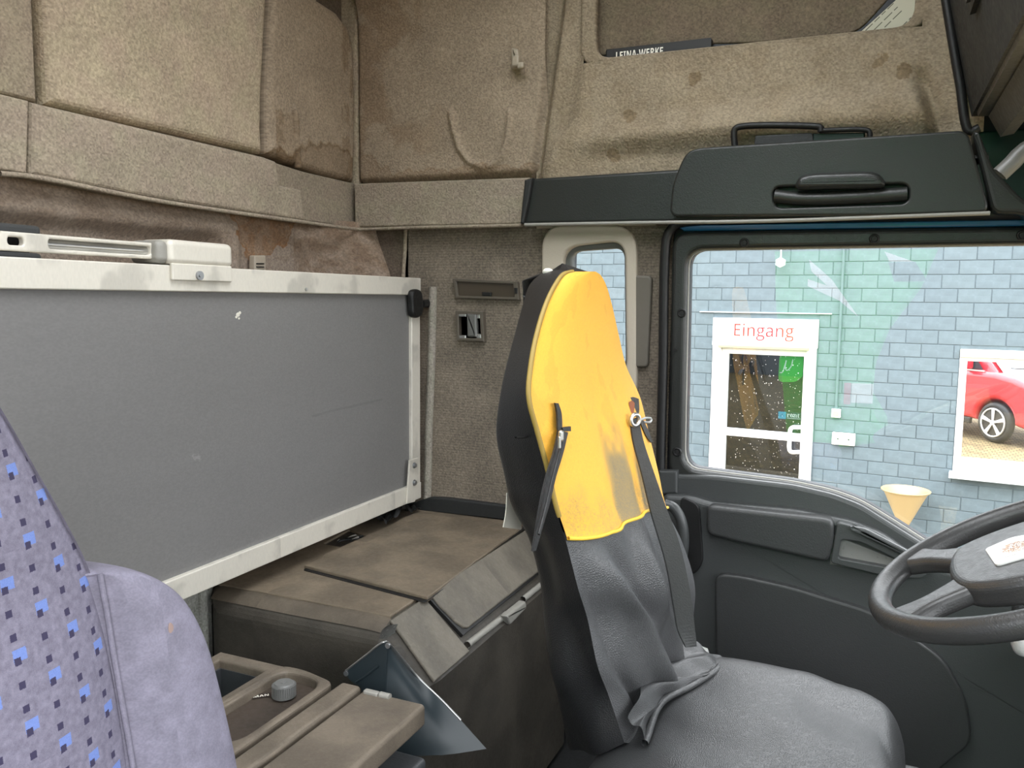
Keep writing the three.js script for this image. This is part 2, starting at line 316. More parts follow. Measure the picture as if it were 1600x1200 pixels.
part('locker_lining', merge([span(-0.76, 0.10, 1.90, 2.44, -2.285, -2.275, 0.002), span(-0.76, 0.10, 1.905, 1.93, -2.275, -2.2, 0.002)]), felt(0.36, 0.29, 0.21), wallLeft);
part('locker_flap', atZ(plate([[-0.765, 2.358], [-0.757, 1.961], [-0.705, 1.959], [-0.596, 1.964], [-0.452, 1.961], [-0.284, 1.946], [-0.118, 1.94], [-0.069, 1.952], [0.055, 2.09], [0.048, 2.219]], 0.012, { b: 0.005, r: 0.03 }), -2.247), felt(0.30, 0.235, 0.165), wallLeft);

// lower lining with the small window
part('side_lining', atZ(plate([[-1.322, 0.66], [-0.50, 0.66], [-0.50, 1.525], [-1.322, 1.525]], 0.03, { b: 0.004, holes: [[[-0.815, 1.045], [-0.615, 1.045], [-0.615, 1.462], [-0.815, 1.462]]], hr: 0.03 }), -2.23), M.feltSide, wallLeft);
part('lining_fold', tube([[-1.22, 1.332, -2.196], [-1.224, 1.155, -2.196], [-1.233, 0.94, -2.196], [-1.244, 0.67, -2.196]].concat([[-1.246, 0.67, -2.196]]), 0.013, 40), felt(0.46, 0.42, 0.36), wallLeft);
part('lining_cord', tube([[-1.314, 1.516, -2.196], [-1.317, 1.443, -2.196], [-1.324, 1.347, -2.196]].concat([[-1.32, 0.67, -2.196]]), 0.006, 30), M.feltRail, wallLeft);
part('lining_trim', atZ(plate([[-0.887, 1.508], [-0.547, 1.507], [-0.547, 1.496], [-0.887, 1.495]], 0.02, { b: 0.003 }), -2.21), M.beigePlastic, wallLeft);

const win2 = struct('window_2', 'small rear side window with rounded beige surround');
part('window_surround', atZ(plate([[-0.868, 1.507], [-0.596, 1.497], [-0.583, 1.002], [-0.86, 0.984]], 0.035, { b: 0.0075, r: 0.075, seg: 6, holes: [[[-0.804, 1.442], [-0.627, 1.458], [-0.612, 1.088], [-0.797, 1.061]]], hr: 0.05 }), -2.215), M.surround, win2);
part('window_frame', atZ(plate([[-0.817, 1.447], [-0.619, 1.464], [-0.603, 1.07], [-0.81, 1.037]], 0.03, { b: 0.006, r: 0.05, holes: [glassSmall], hr: 0.03 }), -2.235), plastic(0.14, 0.14, 0.13, 0.5), win2);
part('window_pane', span(-0.83, -0.60, 1.03, 1.475, -2.246, -2.243, 0.0005), M.glass, win2);

// ---- driver's door
const door = struct('door_1', 'driver side door of the truck with black trim and wide window');
const gl = [[...[[-0.454, 1.429]][0], 0.045], [0.88, 1.432], [0.88, 0.60], ...[[0.293, 0.674], [0.226, 0.696], [0.149, 0.723], [0.07, 0.769], [-0.012, 0.814], [-0.079, 0.833], [-0.171, 0.845], [-0.364, 0.852]], [...[[-0.447, 0.856]][0], 0.05]];
part('door_skin', atZ(plate([[-0.505, 0.06], [0.93, 0.06], [0.93, 1.498], [-0.505, 1.498]], 0.03, { b: 0.004, r: 0.05, holes: [gl], hr: 0.03 }), -2.235), M.hull, door);
part('window_frame', atZ(plate([...[[-0.496, 1.476]], [0.90, 1.464], [0.90, 0.55], ...[[0.346, 0.604], [0.149, 0.699], [0.041, 0.761], [-0.36, 0.829], [-0.487, 0.823]]], 0.05, { b: 0.012, r: 0.05, holes: [gl], hr: 0.03, seg: 4 }), -2.21), M.black, door);
{
  const p = shapeOf(gl, 0.03).getPoints(8).map((q) => [q.x, q.y, -2.178]);
  part('window_frame_edge', tube(p, 0.0035, 240, true, 6), M.greyTrim, door);
}
part('window_seal', tube([[-0.505, 0.731, -2.165], [-0.509, 0.906, -2.165], [-0.51, 1.146, -2.165], [-0.513, 1.414, -2.165], [-0.508, 1.466, -2.165], [-0.487, 1.494, -2.165], [-0.439, 1.502, -2.165]].concat([[0.3, 1.497, -2.165], [0.92, 1.497, -2.165]]), 0.013, 120), M.rubber, door);
part('painted_strip', atZ(plate([[-0.488, 1.492], [0.29, 1.482], [0.291, 1.466], [-0.467, 1.477]].map((p, i) => (i === 1 || i === 2 ? [0.9, p[1]] : p)), 0.016, { b: 0.005 }), -2.184), std({ color: lin(0.02, 0.12, 0.26), roughness: 0.15 }), door);
const dp = M.doorGrey;
part('door_trim', atZ(plate([...[[-0.501, 0.843], [-0.482, 0.84], [-0.357, 0.847], [-0.168, 0.842], [-0.077, 0.829], [-0.011, 0.809], [0.069, 0.764], [0.147, 0.72], [0.222, 0.696], [0.34, 0.66]], [0.9, 0.53], [0.9, 0.1], [-0.48, 0.1]], 0.05, { b: 0.010, r: 0.02 }), -2.20), dp, door);
part('door_pillar_trim', atZ(plate([[-0.507, 0.849], [-0.458, 0.853], [-0.456, 0.793], [-0.505, 0.785]], 0.03, { b: 0.006 }), -2.168), dp, door);
part('door_step', atZ(plate([...[[-0.492, 0.791], [-0.415, 0.794], [-0.365, 0.783], [-0.162, 0.787], [-0.03, 0.774], [0.042, 0.75], [0.106, 0.709], [0.167, 0.689], [0.335, 0.656]], [0.9, 0.50], [0.9, 0.1], [-0.44, 0.1]], 0.05, { b: 0.016, r: 0.02, seg: 5 }), -2.165), dp, door);
part('armrest_panel', atZ(plate([[-0.371, 0.782], [-0.086, 0.781], [-0.067, 0.774], [-0.065, 0.73], [-0.076, 0.673], [-0.293, 0.696], [-0.367, 0.706]], 0.05, { b: 0.010, r: 0.02, seg: 5 }), -2.135), M.doorPanel, door);
part('pocket_frame', atZ(plate([[-0.06, 0.775], [-0.008, 0.766], [0.105, 0.713], [0.152, 0.689], [0.127, 0.662], [0.046, 0.658], [-0.071, 0.673]], 0.04, { b: 0.003, r: 0.01, holes: [[[-0.049, 0.734], [-0.006, 0.733], [0.094, 0.693], [0.062, 0.679], [-0.055, 0.687]]], hr: 0.008 }), -2.13), dp, door);
part('pocket_bowl', atZ(plate([[-0.071, 0.738], [0.127, 0.679], [0.074, 0.656], [-0.073, 0.663]], 0.008, { b: 0.002 }), -2.119), M.pocket, door);  // lighter grey puts the reflected light in the pocket into its colour
part('pull_ledge', atZ(plate([[-0.036, 0.771], [0.002, 0.769], [0.124, 0.715], [0.109, 0.704], [-0.007, 0.75]], 0.02, { b: 0.008, r: 0.01 }), -2.10), M.doorGrey, door);
part('map_panel', atZ(plate([...[[-0.344, 0.606], [-0.276, 0.609], [-0.152, 0.598], [0.023, 0.567], [0.108, 0.526], [0.184, 0.478], [0.235, 0.391], [0.254, 0.292]], [0.12, 0.12], [-0.32, 0.12]], 0.03, { b: 0.006, r: 0.03 }), -2.122), M.doorPanel, door);
part('slot_shade_plate', atZ(plate([[-0.441, 0.796], [-0.391, 0.776], [-0.376, 0.627], [-0.397, 0.59], [-0.435, 0.584]], 0.01, { b: 0.003, r: 0.02 }), -2.116), M.blackDeep, door);  // flat black plate painted in for the dark gap beside the armrest
part('grab_handle', tube([[-0.471, 0.78, -2.06], [-0.448, 0.774, -2.06], [-0.428, 0.745, -2.06], [-0.419, 0.691, -2.06], [-0.427, 0.615, -2.06]], 0.014, 40), M.doorGrey, door);
for (const p of [[-0.312, 1.444, -2.158], [-0.013, 1.448, -2.158], [-0.463, 1.266, -2.158], [-0.464, 0.9, -2.158], [0.288, 1.45, -2.158]]) {
  const g = new THREE.TorusGeometry(0.009, 0.003, 8, 20), h = cyl(0.007, 0.007, 0.006, 6).rotateX(Math.PI / 2);
  part('screw', merge([g, h]).translate(...p), M.blackDeep, door);
}
part('hinge_pin_hole', cyl(0.005, 0.005, 0.004, 12).rotateX(Math.PI / 2).translate(...[[-0.477, 1.169, -2.158]][0]), M.blackDeep, door);
part('window_pane', span(-0.47, 0.92, 0.50, 1.46, -2.224, -2.220, 0.0005), M.glass, door);

// ---- shelf above the door
const shelf = thing('overhead_shelf', 'long black plastic shelf trim above the driver door window with a grab handle', 'shelf', [-0.3, 1.505, -2.12]);
const zS = -2.11;
part('shelf_rail', atZ(plate([[-0.879, 1.624], [-0.468, 1.628], [0.21, 1.626], [0.217, 1.5], [-0.253, 1.495], [-0.898, 1.503]], 0.07, { b: 0.008, seg: 4, holes: [[[-0.272, 1.6], [0.078, 1.592], [0.083, 1.506], [-0.268, 1.508]]] }), -2.195), M.black, shelf);
part('shelf_front', atZ(plate([[-0.487, 1.508], [-0.483, 1.583], [-0.462, 1.641], [-0.447, 1.664], [-0.422, 1.672], [0.162, 1.674], [0.215, 1.497], [0.003, 1.496]], 0.10, { b: 0.006, r: 0.022, seg: 5, holes: [[[-0.241, 1.57], [0.053, 1.565], [0.054, 1.52], [-0.235, 1.52]]], hr: 0.02 }), -2.19), M.black, shelf);
part('handle_recess', atZ(plate([[-0.267, 1.597], [0.073, 1.588], [0.077, 1.501], [-0.264, 1.504]], 0.01, { b: 0.002 }), -2.165), M.blackDeep, shelf);
part('grab_handle', merge([tube([[-0.236, 1.549, -2.098], [-0.179, 1.541, -2.098], [-0.08, 1.539, -2.098], [0.027, 1.542, -2.098], [0.05, 1.543, -2.098]], 0.016, 40, false, 12)]), M.black, shelf);
part('handle_cover', atZ(plate([[-0.191, 1.559], [-0.184, 1.589], [-0.153, 1.596], [-0.028, 1.594], [-0.004, 1.584], [0.008, 1.557], [-0.026, 1.556]], 0.04, { b: 0.014, r: 0.02, seg: 6 }), -2.105), M.black, shelf);
part('shelf_edge_trim', tube([[-0.879, 1.497, -2.088], [-0.561, 1.494, -2.088], [-0.248, 1.49, -2.088], [0.215, 1.494, -2.088]], 0.0045, 40), M.greyTrim, shelf);
part('shelf_end_piece', atZ(plate([[-0.89, 1.619], [-0.867, 1.623], [-0.878, 1.562], [-0.892, 1.503], [-0.902, 1.503]], 0.088, { b: 0.006 }), -2.195), M.blackMatt, shelf);

const clip = thing('tablet_bracket', 'black plastic bracket frame lying on top of the shelf above the door', 'bracket', [-0.3, 1.7, -2.14]);
part('bracket_frame', tube([[-0.339, 1.672, -2.13], [-0.341, 1.716, -2.13], [-0.333, 1.722, -2.13], [-0.16, 1.712, -2.13], [-0.143, 1.708, -2.13], [-0.141, 1.698, -2.13]], 0.008, 60), M.blackDeep, clip);
part('bracket_plate', atZ(plate([[-0.295, 1.674], [-0.293, 1.701], [-0.16, 1.699], [-0.156, 1.671]], 0.012, { b: 0.003, r: 0.006 }), -2.15), M.blackMatt, clip);
part('bracket_arm', tube([[-0.145, 1.701, -2.13], [-0.047, 1.696, -2.13], [-0.036, 1.691, -2.13], [-0.034, 1.667, -2.13]], 0.006, 40), M.blackDeep, clip);
part('bracket_screen', atZ(plate([[-0.16, 1.698], [-0.045, 1.692], [-0.044, 1.67], [-0.159, 1.671]], 0.01, { b: 0.003 }), -2.15), std({ color: lin(0.01, 0.02, 0.018), roughness: 0.2 }), clip);

// ---- front overhead locker and pillar, at the right edge
const con = thing('overhead_console', 'black overhead console at the front of the roof beside the felt panel', 'console', [0.4, 1.72, -1.2]);
const prism = (pts, z0, z1, b = 0.006) => atZ(plate(pts, z1 - z0, { b }), z0);
part('console_body', prism([[0.173, 1.715], [0.70, 1.715], [0.70, 2.435], [0.03, 2.435], [0.108, 2.0]], -2.165, -0.05), M.blackMatt, con);
part('console_lip', prism([[0.166, 1.755], [0.182, 1.705], [0.21, 1.705], [0.20, 1.755]], -2.12, -0.05, 0.008), M.lip, con);
part('console_lip', prism([[0.20, 1.700], [0.225, 1.655], [0.25, 1.66], [0.25, 1.700]], -2.10, -0.05, 0.008), M.lip, con);
part('push_button', new THREE.BoxGeometry(0.012, 0.085, 0.085).rotateZ(0.2).translate(0.131, 1.885, -1.80), M.blackDeep, con);
part('push_button_tab', new THREE.BoxGeometry(0.014, 0.03, 0.05).rotateZ(0.2).translate(0.128, 1.872, -1.79), M.black, con);
part('edge_seal', tube([[0.106, 1.984, -2.165], [0.125, 1.89, -2.165], [0.146, 1.791, -2.165], [0.172, 1.683, -2.165]].concat([[0.19, 1.69, -2.165]]), 0.010, 40), M.rubber, con);
const pil = thing('pillar_trim', 'black curved pillar trim where the shelf meets the windscreen', 'trim', [0.25, 1.4, -2.15]);
part('pillar_cover', atZ(plate([...[[0.171, 1.674], [0.186, 1.671], [0.216, 1.592], [0.278, 1.522]], [0.42, 1.43], [0.42, 1.36], ...[[0.28, 1.493], [0.222, 1.495]]], 0.07, { b: 0.010, r: 0.02 }), -2.17), M.black, pil);
part('pillar_upper', prism([[0.185, 1.50], [0.175, 1.685], [0.98, 1.685], [0.98, 1.50]], -2.235, -2.175), std({ color: lin(0.004, 0.018, 0.013), roughness: 0.25 }), pil);
part('pillar_rail', tube([[0.208, 1.551, -1.9], [0.226, 1.57, -1.9], [0.252, 1.598, -1.9]].concat([[0.5, 1.65, -1.75]]), 0.016, 24), plastic(0.16, 0.16, 0.15, 0.4), pil);

// ---- small fittings on the left wall
const lamp = thing('reading_lamp', 'slim rectangular reading lamp with smoky lens on the felt wall left of the seat', 'lamp', [[-1.049, 1.295, -2.2]][0]);
part('lamp_frame', atZ(plate([[-1.149, 1.356], [-0.941, 1.347], [-0.935, 1.295], [-1.138, 1.298]], 0.02, { b: 0.0022, holes: [[[-1.136, 1.347], [-0.953, 1.34], [-0.949, 1.303], [-1.13, 1.306]]] }), -2.203), M.brownPlastic, lamp);
part('lamp_lens', atZ(plate([[-1.142, 1.351], [-0.952, 1.343], [-0.946, 1.298], [-1.135, 1.302]], 0.012, { b: 0.003 }), -2.203), std({ color: lin(0.055, 0.042, 0.028), roughness: 0.25 }), lamp);
part('lamp_switch', atZ(plate([[-1.052, 1.317], [-1.023, 1.316], [-1.023, 1.305], [-1.052, 1.306]], 0.008, { b: 0.002 }), -2.192), M.blackDeep, lamp);
part('lamp_catch', atZ(plate([[-0.949, 1.329], [-0.939, 1.329], [-0.939, 1.313], [-0.947, 1.313]], 0.006, { b: 0.001 }), -2.186), M.blackDeep, lamp);
const ash = thing('wall_ashtray', 'small square flip ashtray holder below the reading lamp', 'ashtray', [[-1.099, 1.172, -2.2]][0]);
part('holder_frame', atZ(plate([[-1.138, 1.261], [-1.048, 1.26], [-1.043, 1.173], [-1.133, 1.174]], 0.022, { b: 0.002, holes: [[[-1.127, 1.251], [-1.058, 1.251], [-1.053, 1.182], [-1.125, 1.182]]] }), -2.203), M.brownPlastic, ash);
part('holder_back', atZ(plate([[-1.143, 1.257], [-1.057, 1.256], [-1.054, 1.176], [-1.139, 1.175]], 0.006, { b: 0.001 }), -2.206), M.blackDeep, ash);
part('flap', atZ(plate([[-1.099, 1.254], [-1.068, 1.252], [-1.065, 1.185], [-1.097, 1.186]], 0.02, { b: 0.006, r: 0.004 }), -2.197), plastic(0.13, 0.13, 0.12, 0.35), ash);
for (const q of [[[-1.127, 1.253], [-1.102, 1.254], [-1.102, 1.244], [-1.127, 1.244]], [[-1.068, 1.252], [-1.056, 1.253], [-1.056, 1.24], [-1.068, 1.239]], [[-1.068, 1.195], [-1.053, 1.195], [-1.053, 1.182], [-1.068, 1.181]], [[-1.125, 1.189], [-1.103, 1.19], [-1.103, 1.18], [-1.125, 1.18]]]) part('chrome_clip', atZ(plate(q, 0.012, { b: 0.003 }), -2.193), M.steel, ash, { label: 'small bright metal clip' });
const pad = thing('cover_plate', 'upright rounded cover plate between the small window and the door', 'plate', [[-0.581, 1.118, -2.2]][0]);
part('plate_face', atZ(plate([[-0.61, 1.365], [-0.551, 1.363], [-0.556, 1.118], [-0.613, 1.118]], 0.02, { b: 0.006, r: 0.014 }), -2.203), plastic(0.14, 0.125, 0.10, 0.55), pad);
const hook = thing('coat_hook', 'small beige coat hook on the upper felt side panel', 'hook', [[-0.955, 1.938, -2.2]][0]);
part('hook_base', atZ(plate([[-0.968, 1.994], [-0.947, 1.988], [-0.939, 1.934], [-0.968, 1.937]], 0.02, { b: 0.006, r: 0.006 }), -2.205), M.beigePlastic, hook);
part('hook_prong', merge([rbox(0.022, 0.03, 0.03, 0.006, ...[[-0.946, 1.95, -2.178]][0]), rbox(0.020, 0.018, 0.018, 0.006, ...[[-0.928, 1.935, -2.165]][0])]), M.beigePlastic, hook);
const vent = thing('vent_grille', 'small upright vent grille on the rear felt above the bunk frame', 'vent', [[-1.5, 1.362, -1.76]][0]);
part('grille_frame', atX(plate([[1.724, 1.404], [1.768, 1.406], [1.767, 1.357], [1.722, 1.356]], 0.02, { b: 0.004, r: 0.005 }), -1.505), M.beigePlastic, vent);
for (let k = 0; k < 4; k++) part('grille_slot', atX(plate([[1.729, 1.384], [1.757, 1.385], [1.757, 1.382], [1.729, 1.381]].map((p) => [p[0], p[1] - k * 0.0085]), 0.004, { b: 0.001 }), -1.4862), M.blackDeep, vent);

// things in the open locker
const kit = thing('first_aid_box', 'black box with white lettering peeking out of the upper locker opening', 'box', [-0.5, 1.94, -2.2]);
function canvasTex(w, h, draw) { const c = document.createElement('canvas'); c.width = w; c.height = h; const x = c.getContext('2d'); draw(x, w, h); const t = new THREE.CanvasTexture(c); t.colorSpace = THREE.SRGBColorSpace; return t; }
{
  part('box_body', span(-0.70, -0.42, 1.931, 1.966, -2.233, -2.207, 0.004), M.blackDeep, kit);
  const t = canvasTex(1024, 96, (x, w, h) => { x.fillStyle = '#0b0806'; x.fillRect(0, 0, w, h); x.fillStyle = '#f0ece0'; x.font = 'bold 78px sans-serif'; x.fillText('LEINA-WERKE', 30, 82); });
  const g = new THREE.PlaneGeometry(0.26, 0.034).translate(-0.55, 1.9475, -2.2065);
  part('printed_label', g, std({ map: t, roughness: 0.5 }), kit, { uv: false });
}
const leaf = thing('instruction_sheet', 'white printed paper sheet standing in the right corner of the upper locker', 'paper', [-0.0, 1.95, -2.225]);
{
  const t = canvasTex(512, 512, (x, w, h) => { x.fillStyle = '#c9c6b2'; x.fillRect(0, 0, w, h); x.strokeStyle = '#5c5a4c'; x.lineWidth = 5; for (let k = 0; k < 14; k++) { const y = 40 + k * 34; let p = 30; while (p < 470) { const l = 12 + rnd() * 60; x.beginPath(); x.moveTo(p, y); x.lineTo(Math.min(p + l, 480), y); x.stroke(); p += l + 14; } } });
  const s = atZ(plate([[-0.068, 1.941], [0.069, 2.06], [0.076, 1.939], [0.01, 1.917]], 0.0012, { b: 0 }), -2.216), pz = s.attributes.position, u = s.attributes.uv;
  for (let i = 0; i < pz.count; i++) u.setXY(i, (pz.getX(i) * 0.72 + pz.getY(i) * 0.69) * 5, (-pz.getX(i) * 0.69 + pz.getY(i) * 0.72) * 5);
  t.wrapS = t.wrapT = THREE.RepeatWrapping;
  part('sheet', s, std({ map: t, roughness: 0.8 }), leaf, { uv: false });
}

// ---------------------------------------------------------------- folded bunk
const bunk = thing('folded_bunk', 'upper bunk folded against the rear wall, grey board in a pale metal frame', 'bunk', [-1.24, 0.69, -1.2]);
const frameMat = std({ color: lin(0.78, 0.765, 0.71), roughness: 0.4, metalness: 0.15, map: scaled(tex(256, 256, (i, j) => { const b = sstep(0.5, 0.75, fbm(i / 32, j / 32, 111, 4)); const v = 0.96 - 0.10 * b - 0.03 * noise(i, j / 3, 112); return [v, v * 0.985, v * 0.96]; }), 0.5) });
const boardTex = tex(1024, 512, (i, j) => {
  const x = i / 1024, y = j / 512; let v = 0.80 + 0.05 * (noise(i / 2, j / 2, 120) - 0.5) + 0.04 * (fbm(x * 6, y * 6, 121, 4) - 0.5);
  const l = Math.abs(y - (0.475 + 0.06 * (x - 0.75) + 0.01 * noise(x * 12, 0, 122))); if (x > 0.78 && x < 0.93 && l < 0.005) v *= 0.94;     // long scuff
  if (Math.hypot((x - 0.60) * 2, (y - 0.42 - (x - 0.6) * -1.2)) < 0.012 && noise(i / 3, j / 3, 123) > 0.5) v += 0.1;
  return g3(v);
}, false);
boardTex.repeat.set(1 / 2.1, 1 / 0.6); boardTex.offset.set(0, -0.72 / 0.6);
part('board', atX(plate(rect(0.10, 0.725, 2.115, 1.33), 0.012, { b: 0.001 }), -1.258), std({ color: lin(0.30, 0.292, 0.285), map: boardTex, roughness: 0.5, bumpMap: grainBump, bumpScale: 0.0002 }), bunk);
part('top_profile', span(-1.275, -1.235, 1.306, 1.356, -2.150, -0.06, 0.003), frameMat, bunk);
part('bottom_profile', span(-1.275, -1.235, 0.695, 0.745, -2.150, -0.06, 0.003), frameMat, bunk);
part('side_profile', span(-1.275, -1.236, 0.695, 1.345, -2.147, -2.098, 0.003), frameMat, bunk);
part('side_profile', span(-1.275, -1.236, 0.695, 1.345, -0.11, -0.06, 0.003), frameMat, bunk);
{
  const hp = part('hinge_plate', atX(plate([[2.073, 0.825], [2.122, 0.824], [2.121, 0.714], [2.099, 0.695], [2.055, 0.699]], 0.006, { b: 0.001 }), -1.234), frameMat, bunk);
  for (const p of [[-1.228, 0.806, -2.095], [-1.228, 0.754, -2.095]]) part('bolt', merge([cyl(0.009, 0.009, 0.004, 20).rotateZ(Math.PI / 2), cyl(0.006, 0.007, 0.008, 6).rotateZ(Math.PI / 2).translate(0.003, 0, 0)]).translate(...p), M.screw, hp);
  const lt = part('latch', atX(plate([[2.071, 1.317], [2.103, 1.325], [2.133, 1.318], [2.14, 1.252], [2.11, 1.238], [2.077, 1.244]], 0.022, { b: 0.008, r: 0.02 }), -1.24), M.blackDeep, bunk);
  part('latch_pin', cyl(0.012, 0.012, 0.055, 16).rotateX(Math.PI / 2).translate(-1.235, 1.281, -2.18), M.blackDeep, lt);
}
part('rivet', cyl(0.004, 0.004, 0.004, 12).rotateZ(Math.PI / 2).translate(...[[-1.234, 1.316, -1.607]][0]), M.steel, bunk);
{ // paint chipped off the board
  const c = [[-1.246, 1.259, -1.39]][0];
  part('chip_mark', merge([[0, 0, 1], [0.006, 0.004, 0.7], [-0.005, -0.005, 0.6], [0.003, -0.008, 0.5]].map(([a, b, s]) => new THREE.IcosahedronGeometry(0.006 * s, 1).scale(0.12, 0.8, 1).translate(c[0], c[1] + b, c[2] - a))), M.paper, bunk, { label: 'pale chipped spot on the grey board' });
}
const lock = thing('bunk_lock', 'pale metal lock box screwed onto the bunk frame at the end of the slotted arm', 'bracket', [-1.25, 1.357, -1.27]);
part('lock_cover', span(-1.31, -1.228, 1.357, 1.405, -1.362, -1.190, 0.012), frameMat, lock);
part('lock_end', span(-1.308, -1.232, 1.358, 1.402, -1.195, -1.166, 0.012), plastic(0.30, 0.29, 0.26, 0.5), lock);
part('lock_plate', span(-1.236, -1.228, 1.327, 1.360, -1.356, -1.196, 0.003), frameMat, lock);
part('lock_screw', merge([cyl(0.009, 0.009, 0.005, 20).rotateZ(Math.PI / 2).translate(...[[-1.226, 1.338, -1.263]][0]), cyl(0.004, 0.004, 0.008, 6).rotateZ(Math.PI / 2).translate(...[[-1.225, 1.338, -1.262]][0])]), M.screw, lock);
const arm = thing('slotted_arm', 'long pale slotted support arm lying along the top of the bunk frame', 'arm', [-1.27, 1.37, -1.0]);
part('arm_bar', atX(plate([[0.86, 1.366], [0.89, 1.366], [0.90, 1.366], [1.17, 1.366], [1.17, 1.396], [0.875, 1.396]].map((p) => p), 0.014, { b: 0.003, holes: [[[0.885, 1.375], [0.912, 1.375], [0.912, 1.388], [0.885, 1.388]], [[0.955, 1.373], [1.165, 1.373], [1.165, 1.389], [0.955, 1.389]]], hr: 0.006 }), -1.262), frameMat, arm);
part('arm_rod', cyl(0.010, 0.010, 0.24, 20).rotateX(Math.PI / 2).translate(-1.265, 1.381, -1.05), M.steel, arm);
part('arm_fork', merge([span(-1.262, -1.25, 1.389, 1.394, -0.88, -0.80, 0.002), span(-1.262, -1.25, 1.368, 1.373, -0.88, -0.80, 0.002)]), M.steel, arm);
const track = thing('guide_track', 'dark grey guide track behind the slotted arm above the bunk', 'track', [-1.3, 1.35, -0.8]);
part('track_rail', atX(plate(rect(0.10, 1.396, 0.99, 1.414), 0.05, { b: 0.006, r: 0.008 }), -1.36), M.doorPanel, track);
part('track_rail', atX(plate(rect(0.10, 1.350, 0.99, 1.368), 0.05, { b: 0.006, r: 0.008 }), -1.36), M.doorPanel, track);
part('track_back', span(-1.37, -1.355, 1.35, 1.414, -1.0, -0.10, 0.002), M.blackDeep, track);

// ---------------------------------------------------------------- storage box under the bunk
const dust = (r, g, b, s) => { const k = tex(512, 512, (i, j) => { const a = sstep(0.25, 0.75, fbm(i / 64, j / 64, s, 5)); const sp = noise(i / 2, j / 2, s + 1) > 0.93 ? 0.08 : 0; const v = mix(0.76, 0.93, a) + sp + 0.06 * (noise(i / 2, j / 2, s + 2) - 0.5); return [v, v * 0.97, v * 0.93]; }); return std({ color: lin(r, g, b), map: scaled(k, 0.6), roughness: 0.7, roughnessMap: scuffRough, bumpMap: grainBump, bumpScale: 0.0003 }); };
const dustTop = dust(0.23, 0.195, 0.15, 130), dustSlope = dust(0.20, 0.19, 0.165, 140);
const boxMat = dust(0.070, 0.065, 0.056, 150);  // body colour darkened to carry the shade on its near side
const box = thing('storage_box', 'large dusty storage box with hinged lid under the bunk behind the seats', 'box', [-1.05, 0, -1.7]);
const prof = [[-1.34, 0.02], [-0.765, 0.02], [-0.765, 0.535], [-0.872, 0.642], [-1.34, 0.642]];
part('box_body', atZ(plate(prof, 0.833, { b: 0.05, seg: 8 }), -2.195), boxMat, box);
part('box_top', lay(plate([[-1.34, 1.411], [-0.885, 1.411], [-0.885, 2.19], [-1.34, 2.19]], 0.012, { b: 0.003, holes: [[[-1.312, -1.765], [-1.329, -1.907], [-1.236, -1.868], [-1.236, -1.758]].map((p) => [p[0], -p[1]])], hr: 0.01 }), 0.636), dustTop, box);
{
  const roll = []; for (let k = 0; k <= 6; k++) { const a = k / 6 * Math.PI * 0.27, z = -1.412 + 0.052 * Math.sin(a), y = 0.592 + 0.052 * Math.cos(a); roll.push([[-1.328, y, z], [-1.1, y, z], [-0.89, y, z], [-0.875 + 0.02 * (1 - Math.cos(a)), y - 0.004, z]]); }
  part('box_top_roll', sheet(roll, 20, 24), dust(0.15, 0.13, 0.105, 135), box);  // thinner dust, with some shade of the rounding put into the tone
}
// sloping front beside the lid
const slopeAt = (g) => g.rotateX(-Math.PI / 2).rotateZ(-Math.PI / 4).translate(-0.878, 0.6455, 0);
part('box_slope', slopeAt(plate([[0.003, 1.392], [0.153, 1.385], [0.153, 1.54], [0.003, 1.53]], 0.008, { b: 0.003 })), dustSlope, box);
const lidTop = lay(plate([[-1.229, -1.578], [-1.225, -1.64], [-1.238, -1.667], [-1.232, -1.983], [-1.241, -2.039], [-1.237, -2.121], [-0.889, -2.119], [-0.857, -1.518]].map((p) => [p[0], -p[1]]), 0.014, { b: 0.003, seg: 3 }), 0.643);
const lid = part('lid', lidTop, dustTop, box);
part('lid_slope', slopeAt(plate([[0.0, 1.545], [0.04, 1.547], [0.085, 1.556], [0.105, 1.566], [0.112, 1.58], [0.112, 2.10], [0.0, 2.10]], 0.016, { b: 0.004, seg: 3 })), dustSlope, lid);
part('lid_gap', slopeAt(plate([[0.0, 1.535], [0.118, 1.552], [0.118, 2.12], [0.0, 2.12]], 0.0105, { b: 0.001 })), M.blackDeep, box);
part('lid_gap', lay(plate([[-1.226, -1.565], [-1.219, -1.649], [-1.215, -1.977], [-1.248, -2.132], [-0.882, -2.145], [-0.855, -1.504]].map((p) => [p[0], -p[1]]), 0.0022, { b: 0.001, r: 0.012 }), 0.6475), M.blackDeep, box);
part('front_lip', tube([[-0.775, 0.552, -1.547], [-0.775, 0.547, -1.751]].concat([[-0.775, 0.547, -1.758]]), 0.008, 20), M.greyTrim, box);
part('front_lip', tube([[-0.775, 0.549, -1.857], [-0.775, 0.548, -1.978]], 0.008, 20), M.greyTrim, box);
part('latch_tab', atX(plate([[1.713, 0.56], [1.829, 0.558], [1.837, 0.537], [1.736, 0.53]], 0.02, { b: 0.005, r: 0.006 }), -0.775), M.greyTrim, box);
part('recess_cup', merge([span(-1.335, -1.215, 0.585, 0.592, -1.93, -1.74, 0.001), span(-1.337, -1.331, 0.585, 0.64, -1.93, -1.74, 0.001), span(-1.222, -1.216, 0.585, 0.64, -1.93, -1.74, 0.001), span(-1.335, -1.22, 0.585, 0.64, -1.936, -1.930, 0.001), span(-1.335, -1.22, 0.585, 0.64, -1.74, -1.734, 0.001)]), M.blackMatt, box);
